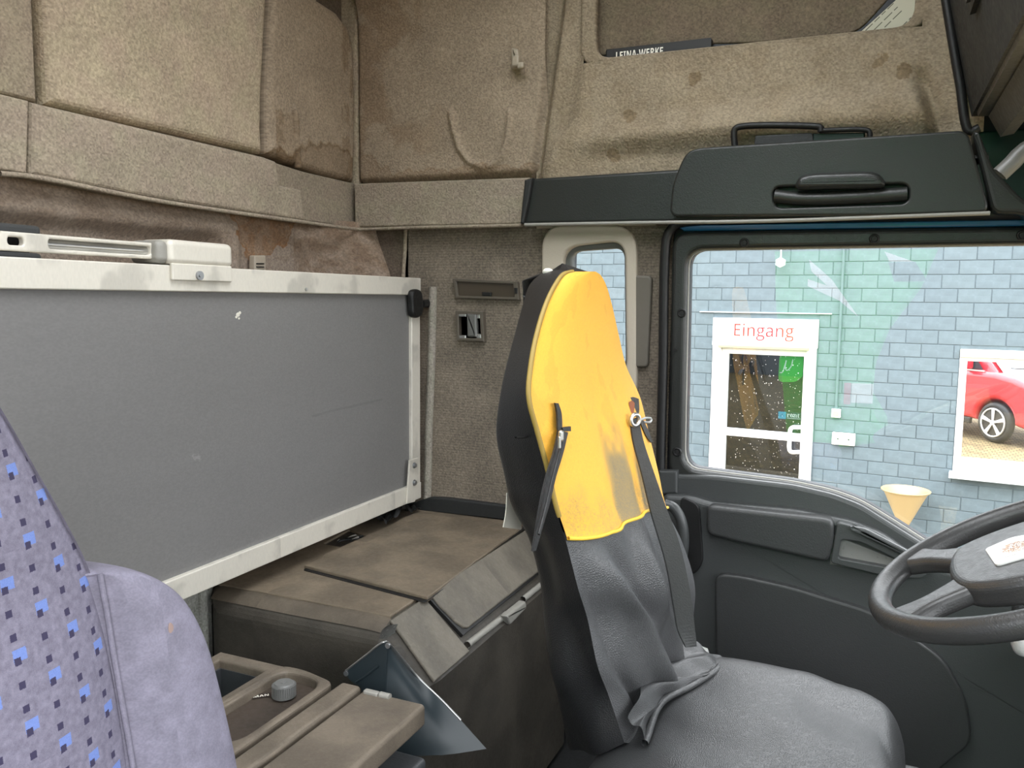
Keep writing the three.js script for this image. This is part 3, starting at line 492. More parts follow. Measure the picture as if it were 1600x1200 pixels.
part('corner_fin', sheet([[[-0.869, 0.627, -1.345], [-0.862, 0.645, -1.345], [-0.851, 0.656, -1.345]], [[-0.873, 0.616, -1.37], [-0.864, 0.635, -1.37], [-0.855, 0.649, -1.37]], [[-0.862, 0.608, -1.39], [-0.859, 0.628, -1.39], [-0.853, 0.643, -1.39]]], 8, 8), plastic(0.16, 0.16, 0.15, 0.3), box);
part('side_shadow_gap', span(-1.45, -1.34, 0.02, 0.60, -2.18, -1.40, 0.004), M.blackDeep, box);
const rim = thing('box_rim', 'black raised rim along the left wall behind the storage box lid', 'trim', [-1.1, 0.64, -2.19]);
part('rim_strip', atZ(plate([...[[-1.301, 0.651], [-1.266, 0.675], [-1.221, 0.692], [-1.16, 0.696], [-0.948, 0.694], [-0.828, 0.691]], [-0.74, 0.66], [-1.30, 0.66]], 0.02, { b: 0.006, r: 0.01 }), -2.20), M.blackMatt, rim);
const wire = thing('wire_bundle', 'crumpled bundle of wires lying in the recess of the storage box top', 'wires', [-1.28, 0.592, -1.84]);
for (let k = 0; k < 6; k++) { const p = []; for (let i = 0; i < 7; i++) p.push([-1.285 + (rnd() - 0.5) * 0.05, 0.600 + rnd() * 0.045 + (i === 6 ? 0.012 : 0), -1.84 + (rnd() - 0.5) * 0.09]); part('wire', tube(p, 0.0035, 30, false, 6), k % 2 ? M.greyTrim : M.blackMatt, wire); }
const cloth = thing('dark_cloth', 'crumpled dark cloth lying on the box top below the bunk frame', 'cloth', [-1.28, 0.645, -2.05]);
part('cloth_folds', sheet([0, 1, 2, 3].map((i) => [0, 1, 2, 3, 4].map((j) => [-1.345 + i * 0.035, 0.660 + 0.028 * hash(i, j, 5), -1.96 - j * 0.05])), 20, 24, { relief: (u, v) => V(0, 0.008 * Math.sin(u * 17 + v * 9) * Math.sin(v * 23), 0) }), M.blackMatt, cloth);
// felt covered engine tunnel end, left of the box
const tun = struct('wall_tunnel', 'grey felt covered ledge at the foot of the rear wall');
part('ledge_lining', span(-1.50, -1.352, 0, 0.66, -1.42, 0, 0.02), M.feltGrey, tun);
part('ledge_fold', tube([[-1.352, 0.1, -1.37], [-1.350, 0.4, -1.375], [-1.352, 0.66, -1.372]], 0.012, 20), M.feltGrey, tun);

// ---------------------------------------------------------------- centre console, bracket, lever
const cm = dust(0.20, 0.175, 0.145, 160), cdark = plastic(0.045, 0.048, 0.052, 0.5);
const cons = thing('centre_console', 'grey centre console with open bin and round dial between the seats', 'console', [-0.9, 0, -1.0]);
part('console_side', merge([span(-1.15, -0.68, 0, 0.50, -1.205, -0.80, 0.01)]), cdark, cons);
part('bin_rim', lay(plate(rect(-1.150, 0.80, -0.985, 1.212).map((p) => p), 0.03, { b: 0.005, holes: [rect(-1.125, 0.82, -1.015, 1.182)] }), 0.572), cm, cons);
part('bin_liner', merge([span(-1.127, -1.122, 0.50, 0.585, -1.19, -0.82, 0.001), span(-1.018, -1.013, 0.50, 0.585, -1.19, -0.82, 0.001), span(-1.127, -1.013, 0.50, 0.585, -1.186, -1.181, 0.001)]), cdark, cons);
const dial = part('dial_plate', lay(plate([[-1.01, 0.80], [-0.868, 0.80], [-0.868, 1.195], [-0.95, 1.215], [-1.0, 1.212]], 0.026, { b: 0.006, r: 0.02, holes: [[[-0.995, 0.95], [-0.885, 0.95], [-0.885, 1.185], [-0.945, 1.198], [-0.985, 1.19]]], hr: 0.045 }), 0.578), cm, cons);
part('dial_bowl', lay(plate([[-1.005, 0.94], [-0.875, 0.94], [-0.875, 1.20], [-1.005, 1.20]], 0.01, { b: 0.002 }), 0.574), dust(0.07, 0.055, 0.045, 170), dial);
{
  const g = [cyl(0.019, 0.021, 0.022, 40), cyl(0.016, 0.018, 0.004, 40).translate(0, 0.012, 0)];
  for (let k = 0; k < 36; k++) g.push(new THREE.BoxGeometry(0.0025, 0.020, 0.0025).translate(0.0202, 0, 0).rotateY(k / 36 * Math.PI * 2));
  g.push(rbox(0.006, 0.003, 0.012, 0.001, 0, 0.014, 0));
  part('dial_knob', merge(g).translate(-0.938, 0.598, -1.141), plastic(0.15, 0.15, 0.145, 0.4), dial, { label: 'round ribbed grey knob' });
  const t = canvasTex(256, 128, (x, w, h) => { x.fillStyle = '#2b211b'; x.fillRect(0, 0, w, h); x.fillStyle = '#e9e4da'; x.font = 'bold 92px sans-serif'; x.textAlign = 'center'; x.fillText('MAN', 128, 98); });
  part('dial_lettering', new THREE.PlaneGeometry(0.034, 0.015).rotateX(-Math.PI / 2).rotateY(0.75).translate(-0.977, 0.5855, -1.126), std({ map: t, roughness: 0.6 }), dial, { uv: false });
}
part('console_bar', span(-0.858, -0.815, 0.565, 0.603, -1.205, -0.80, 0.008), cm, cons);
part('console_lid', span(-0.808, -0.68, 0.560, 0.600, -1.200, -0.80, 0.008), cm, cons);
part('lid_hinge', merge([rbox(0.03, 0.008, 0.012, 0.003, -0.785, 0.602, -1.19), cyl(0.006, 0.006, 0.02, 12).rotateZ(Math.PI / 2).translate(-0.757, 0.602, -1.19)]), M.greyTrim, cons);
const brk = thing('folding_bracket', 'dark steel angled bracket standing between console and storage box', 'bracket', [-0.78, 0.5, -1.26]);
part('bracket_sheet', atZ(plate([[-0.798, 0.67], [-0.79, 0.665], [-0.798, 0.451], [-0.834, 0.442], [-0.847, 0.575], [-0.865, 0.577], [-0.878, 0.587], [-0.882, 0.598]], 0.003, { b: 0.0008, r: 0.008 }), -1.252), M.darkSteel, brk);
part('bracket_wing', sheet([[[-0.795, 0.67, -1.25], [-0.797, 0.6, -1.25], [-0.799, 0.513, -1.25], [-0.801, 0.45, -1.25]], [[-0.805, 0.642, -1.29], [-0.753, 0.567, -1.29], [-0.712, 0.488, -1.29], [-0.698, 0.454, -1.29]].map((p, i) => p), [[-0.825, 0.617, -1.33], [-0.762, 0.565, -1.33], [-0.706, 0.528, -1.33], [-0.625, 0.463, -1.33]]], 12, 6), M.darkSteel, brk);
part('bracket_edge', tube([[-0.881, 0.599, -1.249], [-0.838, 0.636, -1.249], [-0.796, 0.671, -1.249]].concat([[-0.799, 0.649, -1.28]], [[-0.769, 0.571, -1.33], [-0.72, 0.538, -1.33], [-0.679, 0.507, -1.33]]), 0.0022, 40, false, 6), M.steel, brk);
part('bracket_rib', tube([[-0.858, 0.581, -1.248], [-0.831, 0.603, -1.248], [-0.807, 0.624, -1.248]], 0.0025, 12, false, 6), M.darkSteel, brk);
for (const p of [[-0.788, 0.665, -1.249], [-0.88, 0.594, -1.249]]) part('bracket_hole', cyl(0.005, 0.005, 0.004, 14).rotateX(Math.PI / 2).translate(...p), M.screw, brk);
const lev = thing('seat_lever', 'short grey lever handle between the passenger seat and the console bin', 'lever', [-1.17, 0.55, -1.13]);
part('lever_grip', tube([[-1.184, 0.593, -1.12], [-1.149, 0.611, -1.12], [-1.117, 0.63, -1.12], [-1.104, 0.624, -1.12], [-1.108, 0.614, -1.12]].concat([[-1.175, 0.53, -1.13]]), 0.010, 30, false, 10), M.greyTrim, lev);

// ---------------------------------------------------------------- driver's seat
const seat = thing('driver_seat', 'driver seat under a loose vinyl cover, yellow upper front and black sides', 'seat', [-0.2, 0, -1.36]);
const seatRows = [ // back-near outline, near front edge, far front edge, from the top down
  [[[-0.54, 1.354, -1.423]], [[-0.469, 1.345, -1.317]], [[-0.469, 1.348, -1.402]]],
  [[[-0.559, 1.344, -1.407]], [[-0.468, 1.338, -1.265]], [[-0.468, 1.342, -1.45]]],
  [[[-0.566, 1.325, -1.371]], [[-0.465, 1.32, -1.221]], [[-0.466, 1.325, -1.486]]],
  [[[-0.561, 1.29, -1.328]], [[-0.461, 1.291, -1.173]], [[-0.461, 1.29, -1.512]]],
  [[[-0.554, 1.242, -1.279]], [[-0.455, 1.248, -1.123]], [[-0.452, 1.234, -1.531]]],
  [[[-0.546, 1.192, -1.227]], [[-0.448, 1.206, -1.085]], [[-0.444, 1.174, -1.558]]],
  [[[-0.539, 1.144, -1.187]], [[-0.442, 1.163, -1.064]], [[-0.432, 1.101, -1.63]]],
  [[[-0.531, 1.088, -1.158]], [[-0.434, 1.107, -1.082]], [[-0.414, 1.025, -1.64]]],
  [[[-0.522, 1.026, -1.169]], [[-0.425, 1.048, -1.102]], [[-0.395, 0.946, -1.65]]],
  [[[-0.514, 0.973, -1.182]], [[-0.418, 0.998, -1.116]], [[-0.378, 0.881, -1.65]]],
  [[[-0.504, 0.903, -1.234]], [[-0.409, 0.94, -1.142]], [[-0.342, 0.809, -1.66]]],
  [[[-0.491, 0.816, -1.257]], [[-0.389, 0.868, -1.145]], [[-0.312, 0.719, -1.66]]],
  [[[-0.483, 0.763, -1.251]], [[-0.381, 0.813, -1.169]], [[-0.311, 0.654, -1.65]]],
  [[[-0.471, 0.681, -1.253]], [[-0.361, 0.747, -1.16]], [[-0.315, 0.562, -1.64]]],
  [[[-0.463, 0.625, -1.27]], [[-0.352, 0.685, -1.194]], [[-0.321, 0.493, -1.64]]],
  [[[-0.449, 0.528, -1.286]], [[-0.33, 0.605, -1.211]], [[-0.329, 0.401, -1.64]]],
].map((r) => r.map((p) => p[0]));
const colCurve = (k) => new THREE.CatmullRomCurve3(seatRows.map((r) => V(...r[k])), false, 'centripetal');
const cBack = colCurve(0), cNear = colCurve(1), cFar = colCurve(2), nR = seatRows.length - 1;
const at = (c, t) => c.getPoint(clamp(t));
// a point on the front of the backrest: u from the near edge to the far one, t from the top down
function front(u, t, lift = 0) {
  const a = at(cNear, t), b = at(cFar, t), p = a.clone().lerp(b, u), round = Math.pow(Math.abs(2 * u - 1), 3);
  const low = sstep(0.62, 0.80, t), wob = low * (0.010 * Math.sin(u * 9 - t * 10) + 0.006 * Math.sin(u * 21 + t * 6));
  const r = t * nR, fold = (pts, w, amp) => { let bu = 9; for (let i = 0; i + 1 < pts.length; i++) if (r >= pts[i][1] && r <= pts[i + 1][1]) bu = mix(pts[i][0], pts[i + 1][0], (r - pts[i][1]) / (pts[i + 1][1] - pts[i][1])); const q = (u - bu) / w; return amp * Math.exp(-q * q) * sstep(pts[0][1], pts[0][1] + 0.8, r); };
  const folds = fold([[0.08, 9.9], [0.24, 11.4], [0.40, 12.6], [0.62, 14.2], [0.7, 15]], 0.07, 0.020) - fold([[0.20, 9.9], [0.38, 11.4], [0.55, 12.6], [0.76, 14.2], [0.85, 15]], 0.06, 0.012) + fold([[0.42, 9.6], [0.56, 11.4], [0.70, 12.8], [0.95, 14.4], [1, 15]], 0.06, 0.010) - fold([[0.02, 10.2], [0.07, 12], [0.16, 13.4], [0.34, 15]], 0.05, 0.014);
  const gore = 0.006 * sstep(0.30, 0.5, t) * (Math.exp(-(((u - 0.52) / 0.05) ** 2)) - Math.exp(-(((u - 0.40) / 0.05) ** 2)) + 0.8 * Math.exp(-(((u - 0.72) / 0.05) ** 2)));
  p.x += 0.020 * (1 - round) + wob * 0.5 * (1 - round) + gore + folds * (1 - round * round) + lift; return p;
}
const tY = 10.0 / nR;                                     // the yellow part ends about here at the near edge
const yellowEnd = (u) => mix(9.93, 9.05, sstep(0.02, 0.75, u)) / nR + (u > 0.28 && u < 0.34 ? 0.002 : 0);
function frontSheet(u0, u1, t0, t1, nu, nv, lift) {
  const pos = [], uv = [], idx = [];
  for (let i = 0; i <= nu; i++) for (let j = 0; j <= nv; j++) { const u = mix(u0, u1, i / nu), t = mix(t0(u), t1(u), j / nv), p = front(u, t, lift); pos.push(p.x, p.y, p.z); uv.push(u, 1 - t); }
  for (let i = 0; i < nu; i++) for (let j = 0; j < nv; j++) { const a = i * (nv + 1) + j, b = a + nv + 1; idx.push(a, a + 1, b, b, a + 1, b + 1); }
  const g = new THREE.BufferGeometry(); g.setAttribute('position', new THREE.Float32BufferAttribute(pos, 3)); g.setAttribute('uv', new THREE.Float32BufferAttribute(uv, 2)); g.setIndex(idx); g.computeVertexNormals(); return g;
}
// yellow cloth, worn grey in streaks where a back has rubbed it
const yTex = tex(512, 1024, (i, j) => {
  const u = i / 512, t = 1 - j / 1024, n = fbm(u * 10, t * 14, 200, 5), f = noise(i / 2, j / 2, 201);
  let c = [0.99, 0.735, 0.26].map((v) => v * (0.97 + 0.05 * (f - 0.5)));
  const streak = (cu, w, t0, s) => sstep(1.0, 0.35, Math.abs(u - cu - 0.1 * (t - 0.55)) / w + 0.7 * (n - 0.5)) * sstep(t0, t0 + 0.07, t + 0.12 * (n - 0.5)) * s;
  const wear = clamp(streak(0.47, 0.12, 0.455, 0.95) + streak(0.67, 0.07, 0.48, 0.7) + sstep(0.53, 0.62, t + 0.14 * (n - 0.5)) * 0.45 * sstep(0.3, 0.7, f * 0.5 + n * 0.5));
  c = c.map((v, k) => mix(v, [0.52, 0.47, 0.36][k], wear * (0.8 + 0.2 * f)));
  if (n > 0.66) c = c.map((v) => v * 0.96);
  return c;
}, false);
const yellowMat = std({ map: yTex, roughness: 0.62, bumpMap: leatherBump, bumpScale: 0.00015 });
part('yellow_panel', frontSheet(0, 1, () => 0.0, yellowEnd, 28, 90, 0.004), yellowMat, seat, { uv: false, label: 'yellow upper front of the cover, worn grey low down' });
const lower = frontSheet(0, 1, (u) => yellowEnd(u) - 0.01, () => 1, 48, 70, 0.0);
part('black_panel', lower, std({ color: lin(0.060, 0.061, 0.063), roughness: 0.40, bumpMap: scaled(leatherBump, 0.12), bumpScale: 0.0005 }), seat);
{ // side, back and far side in one sleeve
  const pos = [], idx = [], nv = 110, ring = 26;
  for (let j = 0; j <= nv; j++) {
    const t = j / nv, f0 = at(cNear, t), b0 = at(cBack, t), f1 = at(cFar, t), fold = 0.006 * sstep(0.6, 0.8, t) * Math.sin(t * 34);
    const w = f1.clone().sub(f0), thick = clamp(t * 9, 0.05, 1);
    const b1 = b0.clone().add(V(-0.030 * thick, 0, -0.105 * thick));
    const b2 = f1.clone().add(V(-0.13 * thick, 0, 0.05)), low = sstep(0.55, 0.8, t), mid = f0.clone().lerp(b0, 0.36).add(V(0.004 - low * 0.010 * Math.sin(t * 19), 0, 0.010 + fold - low * 0.020 * Math.sin(t * 17 + 0.6))), mid2 = f0.clone().lerp(b0, 0.70).add(V(0, 0, 0.006 + low * 0.018 * Math.sin(t * 14 + 1.4)));
    const c = new THREE.CatmullRomCurve3([f0.clone().add(V(0.001, 0, 0.001)), mid, mid2, b0, b1, b1.clone().lerp(b2, 0.5).add(V(-0.02, 0, 0)), b2, f1.clone().add(V(-0.06, 0, -0.004)), f1.clone()], false, 'centripetal');
    for (let i = 0; i <= ring; i++) { const p = c.getPoint(i / ring); pos.push(p.x, p.y, p.z); }
  }
  for (let j = 0; j < nv; j++) for (let i = 0; i < ring; i++) { const a = j * (ring + 1) + i, b = a + ring + 1; idx.push(a, a + 1, b, b, a + 1, b + 1); }
  const c0 = pos.length / 3; // close the top
  let cx = 0, cy = 0, cz = 0; for (let i = 0; i <= ring; i++) { cx += pos[i * 3]; cy += pos[i * 3 + 1]; cz += pos[i * 3 + 2]; }
  pos.push(cx / (ring + 1), cy / (ring + 1) + 0.012, cz / (ring + 1)); for (let i = 0; i <= ring; i++) idx.push(i, c0, (i + 1) % (ring + 1));
  const g = new THREE.BufferGeometry(); g.setAttribute('position', new THREE.Float32BufferAttribute(pos, 3)); g.setIndex(idx); g.setAttribute('uv', new THREE.Float32BufferAttribute(new Float32Array(pos.length / 3 * 2), 2)); g.computeVertexNormals();
  const q = metres(g.toNonIndexed()); part('black_sleeve', q, M.vinylBlack, seat, { uv: false });
}
const along = (f, n) => Array.from({ length: n + 1 }, (_, i) => { const p = f(i / n); return [p.x, p.y, p.z]; });
part('edge_piping', tube(along((s) => front(0, mix(0.004, 0.62, s), 0.003), 30), 0.004, 90, false, 6), std({ color: lin(0.32, 0.22, 0.05), roughness: 0.6 }), seat);
part('hem_piping', tube(along((s) => front(s, yellowEnd(s), 0.006), 24), 0.0032, 60, false, 6), std({ color: lin(0.80, 0.52, 0.05), roughness: 0.6 }), seat, { label: 'bright yellow welt under the yellow panel' });
part('belt_slot', sheet([[[-0.413, 1.116, -1.466], [-0.413, 1.117, -1.514], [-0.412, 1.109, -1.557]], [[-0.41, 1.093, -1.468], [-0.409, 1.085, -1.504], [-0.409, 1.089, -1.552]], [[-0.407, 1.072, -1.476], [-0.406, 1.066, -1.5], [-0.407, 1.072, -1.535]]], 8, 8), M.blackDeep, seat);
part('slot_lining', sheet([[[-0.407, 1.112, -1.468], [-0.407, 1.113, -1.49], [-0.406, 1.107, -1.505]], [[-0.405, 1.099, -1.471], [-0.404, 1.094, -1.482], [-0.404, 1.098, -1.497]], [[-0.403, 1.089, -1.475], [-0.403, 1.086, -1.479], [-0.403, 1.089, -1.489]]], 8, 8), std({ color: lin(0.30, 0.075, 0.015), roughness: 0.6 }), seat, { label: 'orange-brown lining in the belt slot' });
part('side_seam', tube([[-0.454, 1.106, -1.054], [-0.453, 1.102, -1.081], [-0.453, 1.101, -1.109], [-0.453, 1.1, -1.131]], 0.0016, 20, false, 6), M.strapBlack, seat);
part('foam_tuft', new THREE.IcosahedronGeometry(0.010, 2).scale(1, 0.7, 1).translate(...[[-0.539, 1.347, -1.389]][0]), M.paper, seat);
// hem of the cover lying on the cushion
const skirt = sheet([[[-0.307, 0.624, -1.6], [-0.279, 0.616, -1.6], [-0.244, 0.599, -1.6]], [[-0.312, 0.629, -1.52], [-0.273, 0.624, -1.52], [-0.242, 0.612, -1.52]], [[-0.318, 0.634, -1.44], [-0.285, 0.623, -1.44], [-0.269, 0.612, -1.44]], [[-0.328, 0.648, -1.34], [-0.306, 0.635, -1.34], [-0.301, 0.62, -1.34]], [[-0.318, 0.656, -1.2], [-0.302, 0.638, -1.2], [-0.296, 0.619, -1.2]]], 16, 40, { relief: (u, v) => V(0.004 * Math.sin(v * 30 + u * 3), 0.006 * Math.sin(u * 8 + v * 16), 0) });
part('cover_skirt', skirt, M.vinyl, seat);
part('skirt_hem', tube([[-0.244, 0.598, -1.6]].concat([[-0.241, 0.611, -1.52]], [[-0.268, 0.611, -1.44]], [[-0.3, 0.619, -1.34]], [[-0.294, 0.618, -1.2]]), 0.006, 50), M.vinyl, seat);
part('skirt_label', sheet([[[-0.296, 0.622, -1.598], [-0.271, 0.617, -1.598]], [[-0.293, 0.614, -1.598], [-0.268, 0.609, -1.598]]], 3, 3), M.white, seat, { label: 'white edge of a sewn-in label' });
// cushion
const cushRows = [[-0.40, 0.40], [-0.38, 0.56], [-0.30, 0.598], [-0.12, 0.612], [-0.03, 0.598], [0.05, 0.57], [0.085, 0.50], [0.08, 0.42]];
const cushion = sheet(cushRows.map(([x, y]) => [-1.04, -1.055, -1.12, -1.25, -1.36, -1.48, -1.58, -1.645, -1.66].map((z, i) => [x, i === 0 || i === 8 ? 0.42 : i === 1 || i === 7 ? y - 0.045 : i === 4 ? y + 0.004 : y, z])), 60, 60, { relief: (u, v, p) => V(0, 0.005 * Math.sin(u * 11 + v * 13) * Math.sin(v * 8) + 0.022 * Math.abs(fbm(u * 4, v * 5, 210, 3) - 0.5), 0) });
part('cushion', cushion, M.vinyl, seat);
part('seat_base', merge([span(-0.36, 0.13, 0.28, 0.45, -1.64, -1.06, 0.02), span(-0.30, 0.06, 0.0, 0.28, -1.56, -1.14, 0.03)]), M.blackMatt, seat);
// belts and straps
const belt = thing('seat_belt', 'grey seat belt running from the yellow panel down to the cushion', 'seat belt', [-0.33, 0.6, -1.55]);
const onFront = (a) => a.map(([u, r, l]) => { const p = front(u, r / nR, l); return [p.x, p.y, p.z]; });
part('webbing', strap([[-0.398, 1.082, -1.45], [-0.391, 1.043, -1.45], [-0.374, 0.986, -1.45], [-0.355, 0.917, -1.45], [-0.325, 0.826, -1.45], [-0.308, 0.745, -1.45], [-0.299, 0.704, -1.45], [-0.284, 0.675, -1.45]], [[-0.386, 1.087, -1.46], [-0.375, 1.043, -1.46], [-0.356, 0.992, -1.46], [-0.334, 0.935, -1.46], [-0.304, 0.862, -1.46], [-0.281, 0.77, -1.46], [-0.271, 0.706, -1.46], [-0.267, 0.676, -1.46]], 0.003), M.strap, belt);
part('belt_ring', new THREE.TorusGeometry(0.010, 0.004, 10, 24).rotateY(1.0).translate(...[[-0.39, 1.083, -1.451]][0]), M.steel, belt);
part('wire_loop', tube([[-0.408, 1.068, -1.555], [-0.408, 1.066, -1.603], [-0.407, 1.059, -1.64], [-0.406, 1.055, -1.628], [-0.407, 1.064, -1.563]], 0.0025, 30, false, 6), M.steel, belt);
part('side_band', strap([[-0.402, 1.066, -1.536], [-0.398, 1.037, -1.566], [-0.395, 1.018, -1.597]], [[-0.402, 1.067, -1.56], [-0.398, 1.041, -1.588], [-0.395, 1.019, -1.608]], 0.003), M.strapBlack, belt);
const zip = thing('zip_strap', 'black cover strap with open zip hanging down the left edge of the yellow panel', 'strap', [-0.40, 0.85, -1.10]);
part('strap_band', strap([[-0.414, 1.11, -1.12], [-0.41, 1.084, -1.093], [-0.406, 1.055, -1.053], [-0.401, 1.023, -1.018], [-0.396, 0.987, -0.988], [-0.394, 0.972, -0.976]], [[-0.413, 1.101, -1.158], [-0.409, 1.075, -1.127], [-0.405, 1.048, -1.088], [-0.401, 1.019, -1.055], [-0.397, 0.992, -1.017], [-0.394, 0.97, -0.987]], 0.003), M.strapBlack, zip);
part('strap_loop', strap([[-0.418, 1.15, -1.115], [-0.416, 1.135, -1.118], [-0.412, 1.111, -1.112]], [[-0.418, 1.148, -1.128], [-0.416, 1.133, -1.136], [-0.412, 1.109, -1.13]], 0.003, 16), M.strapBlack, zip);
part('strap_end', strap([[-0.411, 1.113, -1.126], [-0.41, 1.11, -1.161]], [[-0.41, 1.107, -1.13], [-0.409, 1.103, -1.159]], 0.003, 6), M.strapBlack, zip);
part('zip_slider', merge([rbox(0.007, 0.016, 0.009, 0.003, ...[[-0.404, 1.105, -1.102]][0]), rbox(0.004, 0.018, 0.005, 0.002, ...[[-0.4, 1.098, -1.086]][0])]), M.steel, zip, { label: 'bright metal zip slider' });
part('zip_teeth', tube([[-0.406, 1.095, -1.112], [-0.403, 1.076, -1.089], [-0.399, 1.049, -1.055], [-0.395, 1.022, -1.024], [-0.391, 0.992, -0.988]], 0.0022, 40, false, 6), M.strapBlack, zip);
const tag = thing('paper_tag', 'pale paper tag hanging behind the left edge of the driver seat', 'tag', [[-0.536, 0.919, -1.234]][0]);
part('tag_sheet', strap([[-0.545, 0.979, -1.232], [-0.541, 0.95, -1.22], [-0.538, 0.929, -1.203]], [[-0.544, 0.969, -1.282], [-0.539, 0.937, -1.278], [-0.535, 0.908, -1.271]], 0.0015, 8), M.paper, tag);

// ---------------------------------------------------------------- passenger seat
const pSeat = thing('passenger_seat', 'passenger seat in lilac grey cloth with small blue squares, close on the left', 'seat', [-0.7, 0, -0.4]);
const pTex = tex(1024, 1024, (i, j) => {       // 0.18 m tile: rows of small dark squares and larger pale blue ones
  const x = i / 1024, y = j / 1024, n = fbm(x * 40, y * 40, 220, 4), w = noise(i / 2.5, j / 2.5, 221);
  let c = [0.60, 0.575, 0.625].map((v) => v + 0.16 * (n - 0.5) + 0.08 * (w - 0.5));
  const rag = 0.003 * (w - 0.5);
  const fr = (a) => Math.abs(a - Math.round(a));
  const col = Math.round(x * 6), dx = x * 6 - col, yy = y * 9 - col * 0.5;
  const row = Math.floor(yy + 0.5), k = ((row + (((col % 6) + 6) % 6) * 2) % 3 + 3) % 3;
  if (k === 0 && Math.abs(dx - 0.10) < 0.22 + rag * 8 && Math.abs(yy - row - 0.30) < 0.32 + rag * 12) c = [0.55, 0.65, 0.90].map((v) => v + 0.08 * (w - 0.5));
  if (Math.abs(dx) < 0.105 + rag * 8 && Math.abs(yy - row) < 0.155 + rag * 12) c = [0.27, 0.24, 0.36];
  return c;
});
const cloth2 = tex(512, 512, (i, j) => { const n = fbm(i / 24, j / 24, 230, 4), w = noise(i / 2, j / 2, 231); const v = 0.62 + 0.14 * (n - 0.5) + 0.07 * (w - 0.5); return [v * 0.99, v * 0.955, v * 1.02]; });
const pMat = std({ color: lin(0.455, 0.46, 0.515), map: scaled(pTex, 0.18), roughness: 0.95, bumpMap: feltBump, bumpScale: 0.0004 });
const pPlain = std({ color: lin(0.455, 0.46, 0.515), map: scaled(cloth2, 0.3), roughness: 0.95, bumpMap: feltBump, bumpScale: 0.0004 });
// edge of the backrest towards the driver: [height, lean, half breadth]
const pz0 = -0.30;
const pRows = [[1.36, -0.80, 0.02], [1.35, -0.755, 0.09], [1.30, -0.735, 0.135], [1.215, -0.715, 0.182], [1.135, -0.70, 0.214], [1.08, -0.69, 0.235], [1.037, -0.685, 0.250], [0.96, -0.67, 0.260], [0.85, -0.655, 0.264], [0.70, -0.64, 0.266], [0.50, -0.64, 0.266]];
const pRing = (y, x, h, d = 0.06) => { const r = []; for (let k = 0; k <= 12; k++) { const s = k / 6 - 1; r.push([x + 0.03 * (1 - s ** 4) - 0.004 * Math.abs(s) ** 6, y, pz0 - s * h]); } return r; }; // rounded over at both sides
part('patterned_panel', sheet(pRows.map(([y, x, h]) => pRing(y, x, h)), 40, 60), pMat, pSeat, { uv: true });
part('backrest_shell', sheet(pRows.map(([y, x, h]) => [[x, y, pz0 + h], [x - 0.05, y, pz0 + h - 0.004], [x - 0.14, y, pz0 + h - 0.03], [x - 0.15, y, pz0], [x - 0.14, y, pz0 - h + 0.03], [x - 0.05, y, pz0 - h + 0.004], [x - 0.0, y, pz0 - h]]), 40, 60), pPlain, pSeat);
for (const s of [-1, 1]) {
  const b = [[1.03, 0.256, 0.262, 0], [1.027, 0.256, 0.285, 0.02], [1.012, 0.257, 0.315, 0.035], [0.985, 0.258, 0.345, 0.045], [0.94, 0.259, 0.368, 0.05], [0.86, 0.262, 0.385, 0.05], [0.75, 0.264, 0.395, 0.05], [0.55, 0.266, 0.40, 0.05]];
  part('side_bolster', sheet(((q) => [q[0].map((p) => [p[0] - 0.12, p[1] - 0.004, p[2]]), q[0].map((p) => [p[0] - 0.02, p[1] + 0.003, p[2]]), ...q])(b.map(([y, a, o, d]) => { const x = mix(-0.64, -0.685, clamp((y - 0.7) / 0.33)); const Z = (q) => pz0 + s * q; if (s > 0) o = mix(a, o, 0.45); return [[x - 0.06, y, Z(a - 0.07)], [x + 0.006, y, Z(a)], [x + 0.004 + d * 0.6, y, Z(mix(a, o, 0.35))], [x + d * 0.7, y, Z(mix(a, o, 0.8))], [x - 0.01, y, Z(o)], [x - 0.08, y, Z(o - 0.005)], [x - 0.14, y, Z(mix(o, a, 0.4))], [x - 0.14, y, Z(a)]]; })), 40, 40), pPlain, pSeat);
  part('bolster_piping', tube(b.map(([y, a]) => [mix(-0.64, -0.685, clamp((y - 0.7) / 0.33)) + 0.008, y, pz0 + s * a]), 0.003, 40, false, 6), pPlain, pSeat);
}
{ // brown smear on the bolster
  const t = stained(256, 256, 0, 0, 1, 1, lin(0.2, 0.1, 0.06), (x, y, c) => c);
  for (const [y, z, a] of [[0.952, -0.61, 0.3], [0.945, -0.625, -0.5]]) part('brown_smear', new THREE.IcosahedronGeometry(0.014, 2).scale(0.10, 1.3, 0.35).rotateX(a).translate(-0.640, y, z), std({ color: lin(0.24, 0.17, 0.15), roughness: 0.95 }), pSeat, { label: 'brown smear on the side bolster' });
}
part('cushion', span(-0.66, -0.12, 0.42, 0.60, pz0 - 0.30, pz0 + 0.27, 0.05), pMat, pSeat);
part('seat_base', span(-0.58, -0.18, 0.0, 0.43, pz0 - 0.24, pz0 + 0.22, 0.02), M.blackMatt, pSeat);

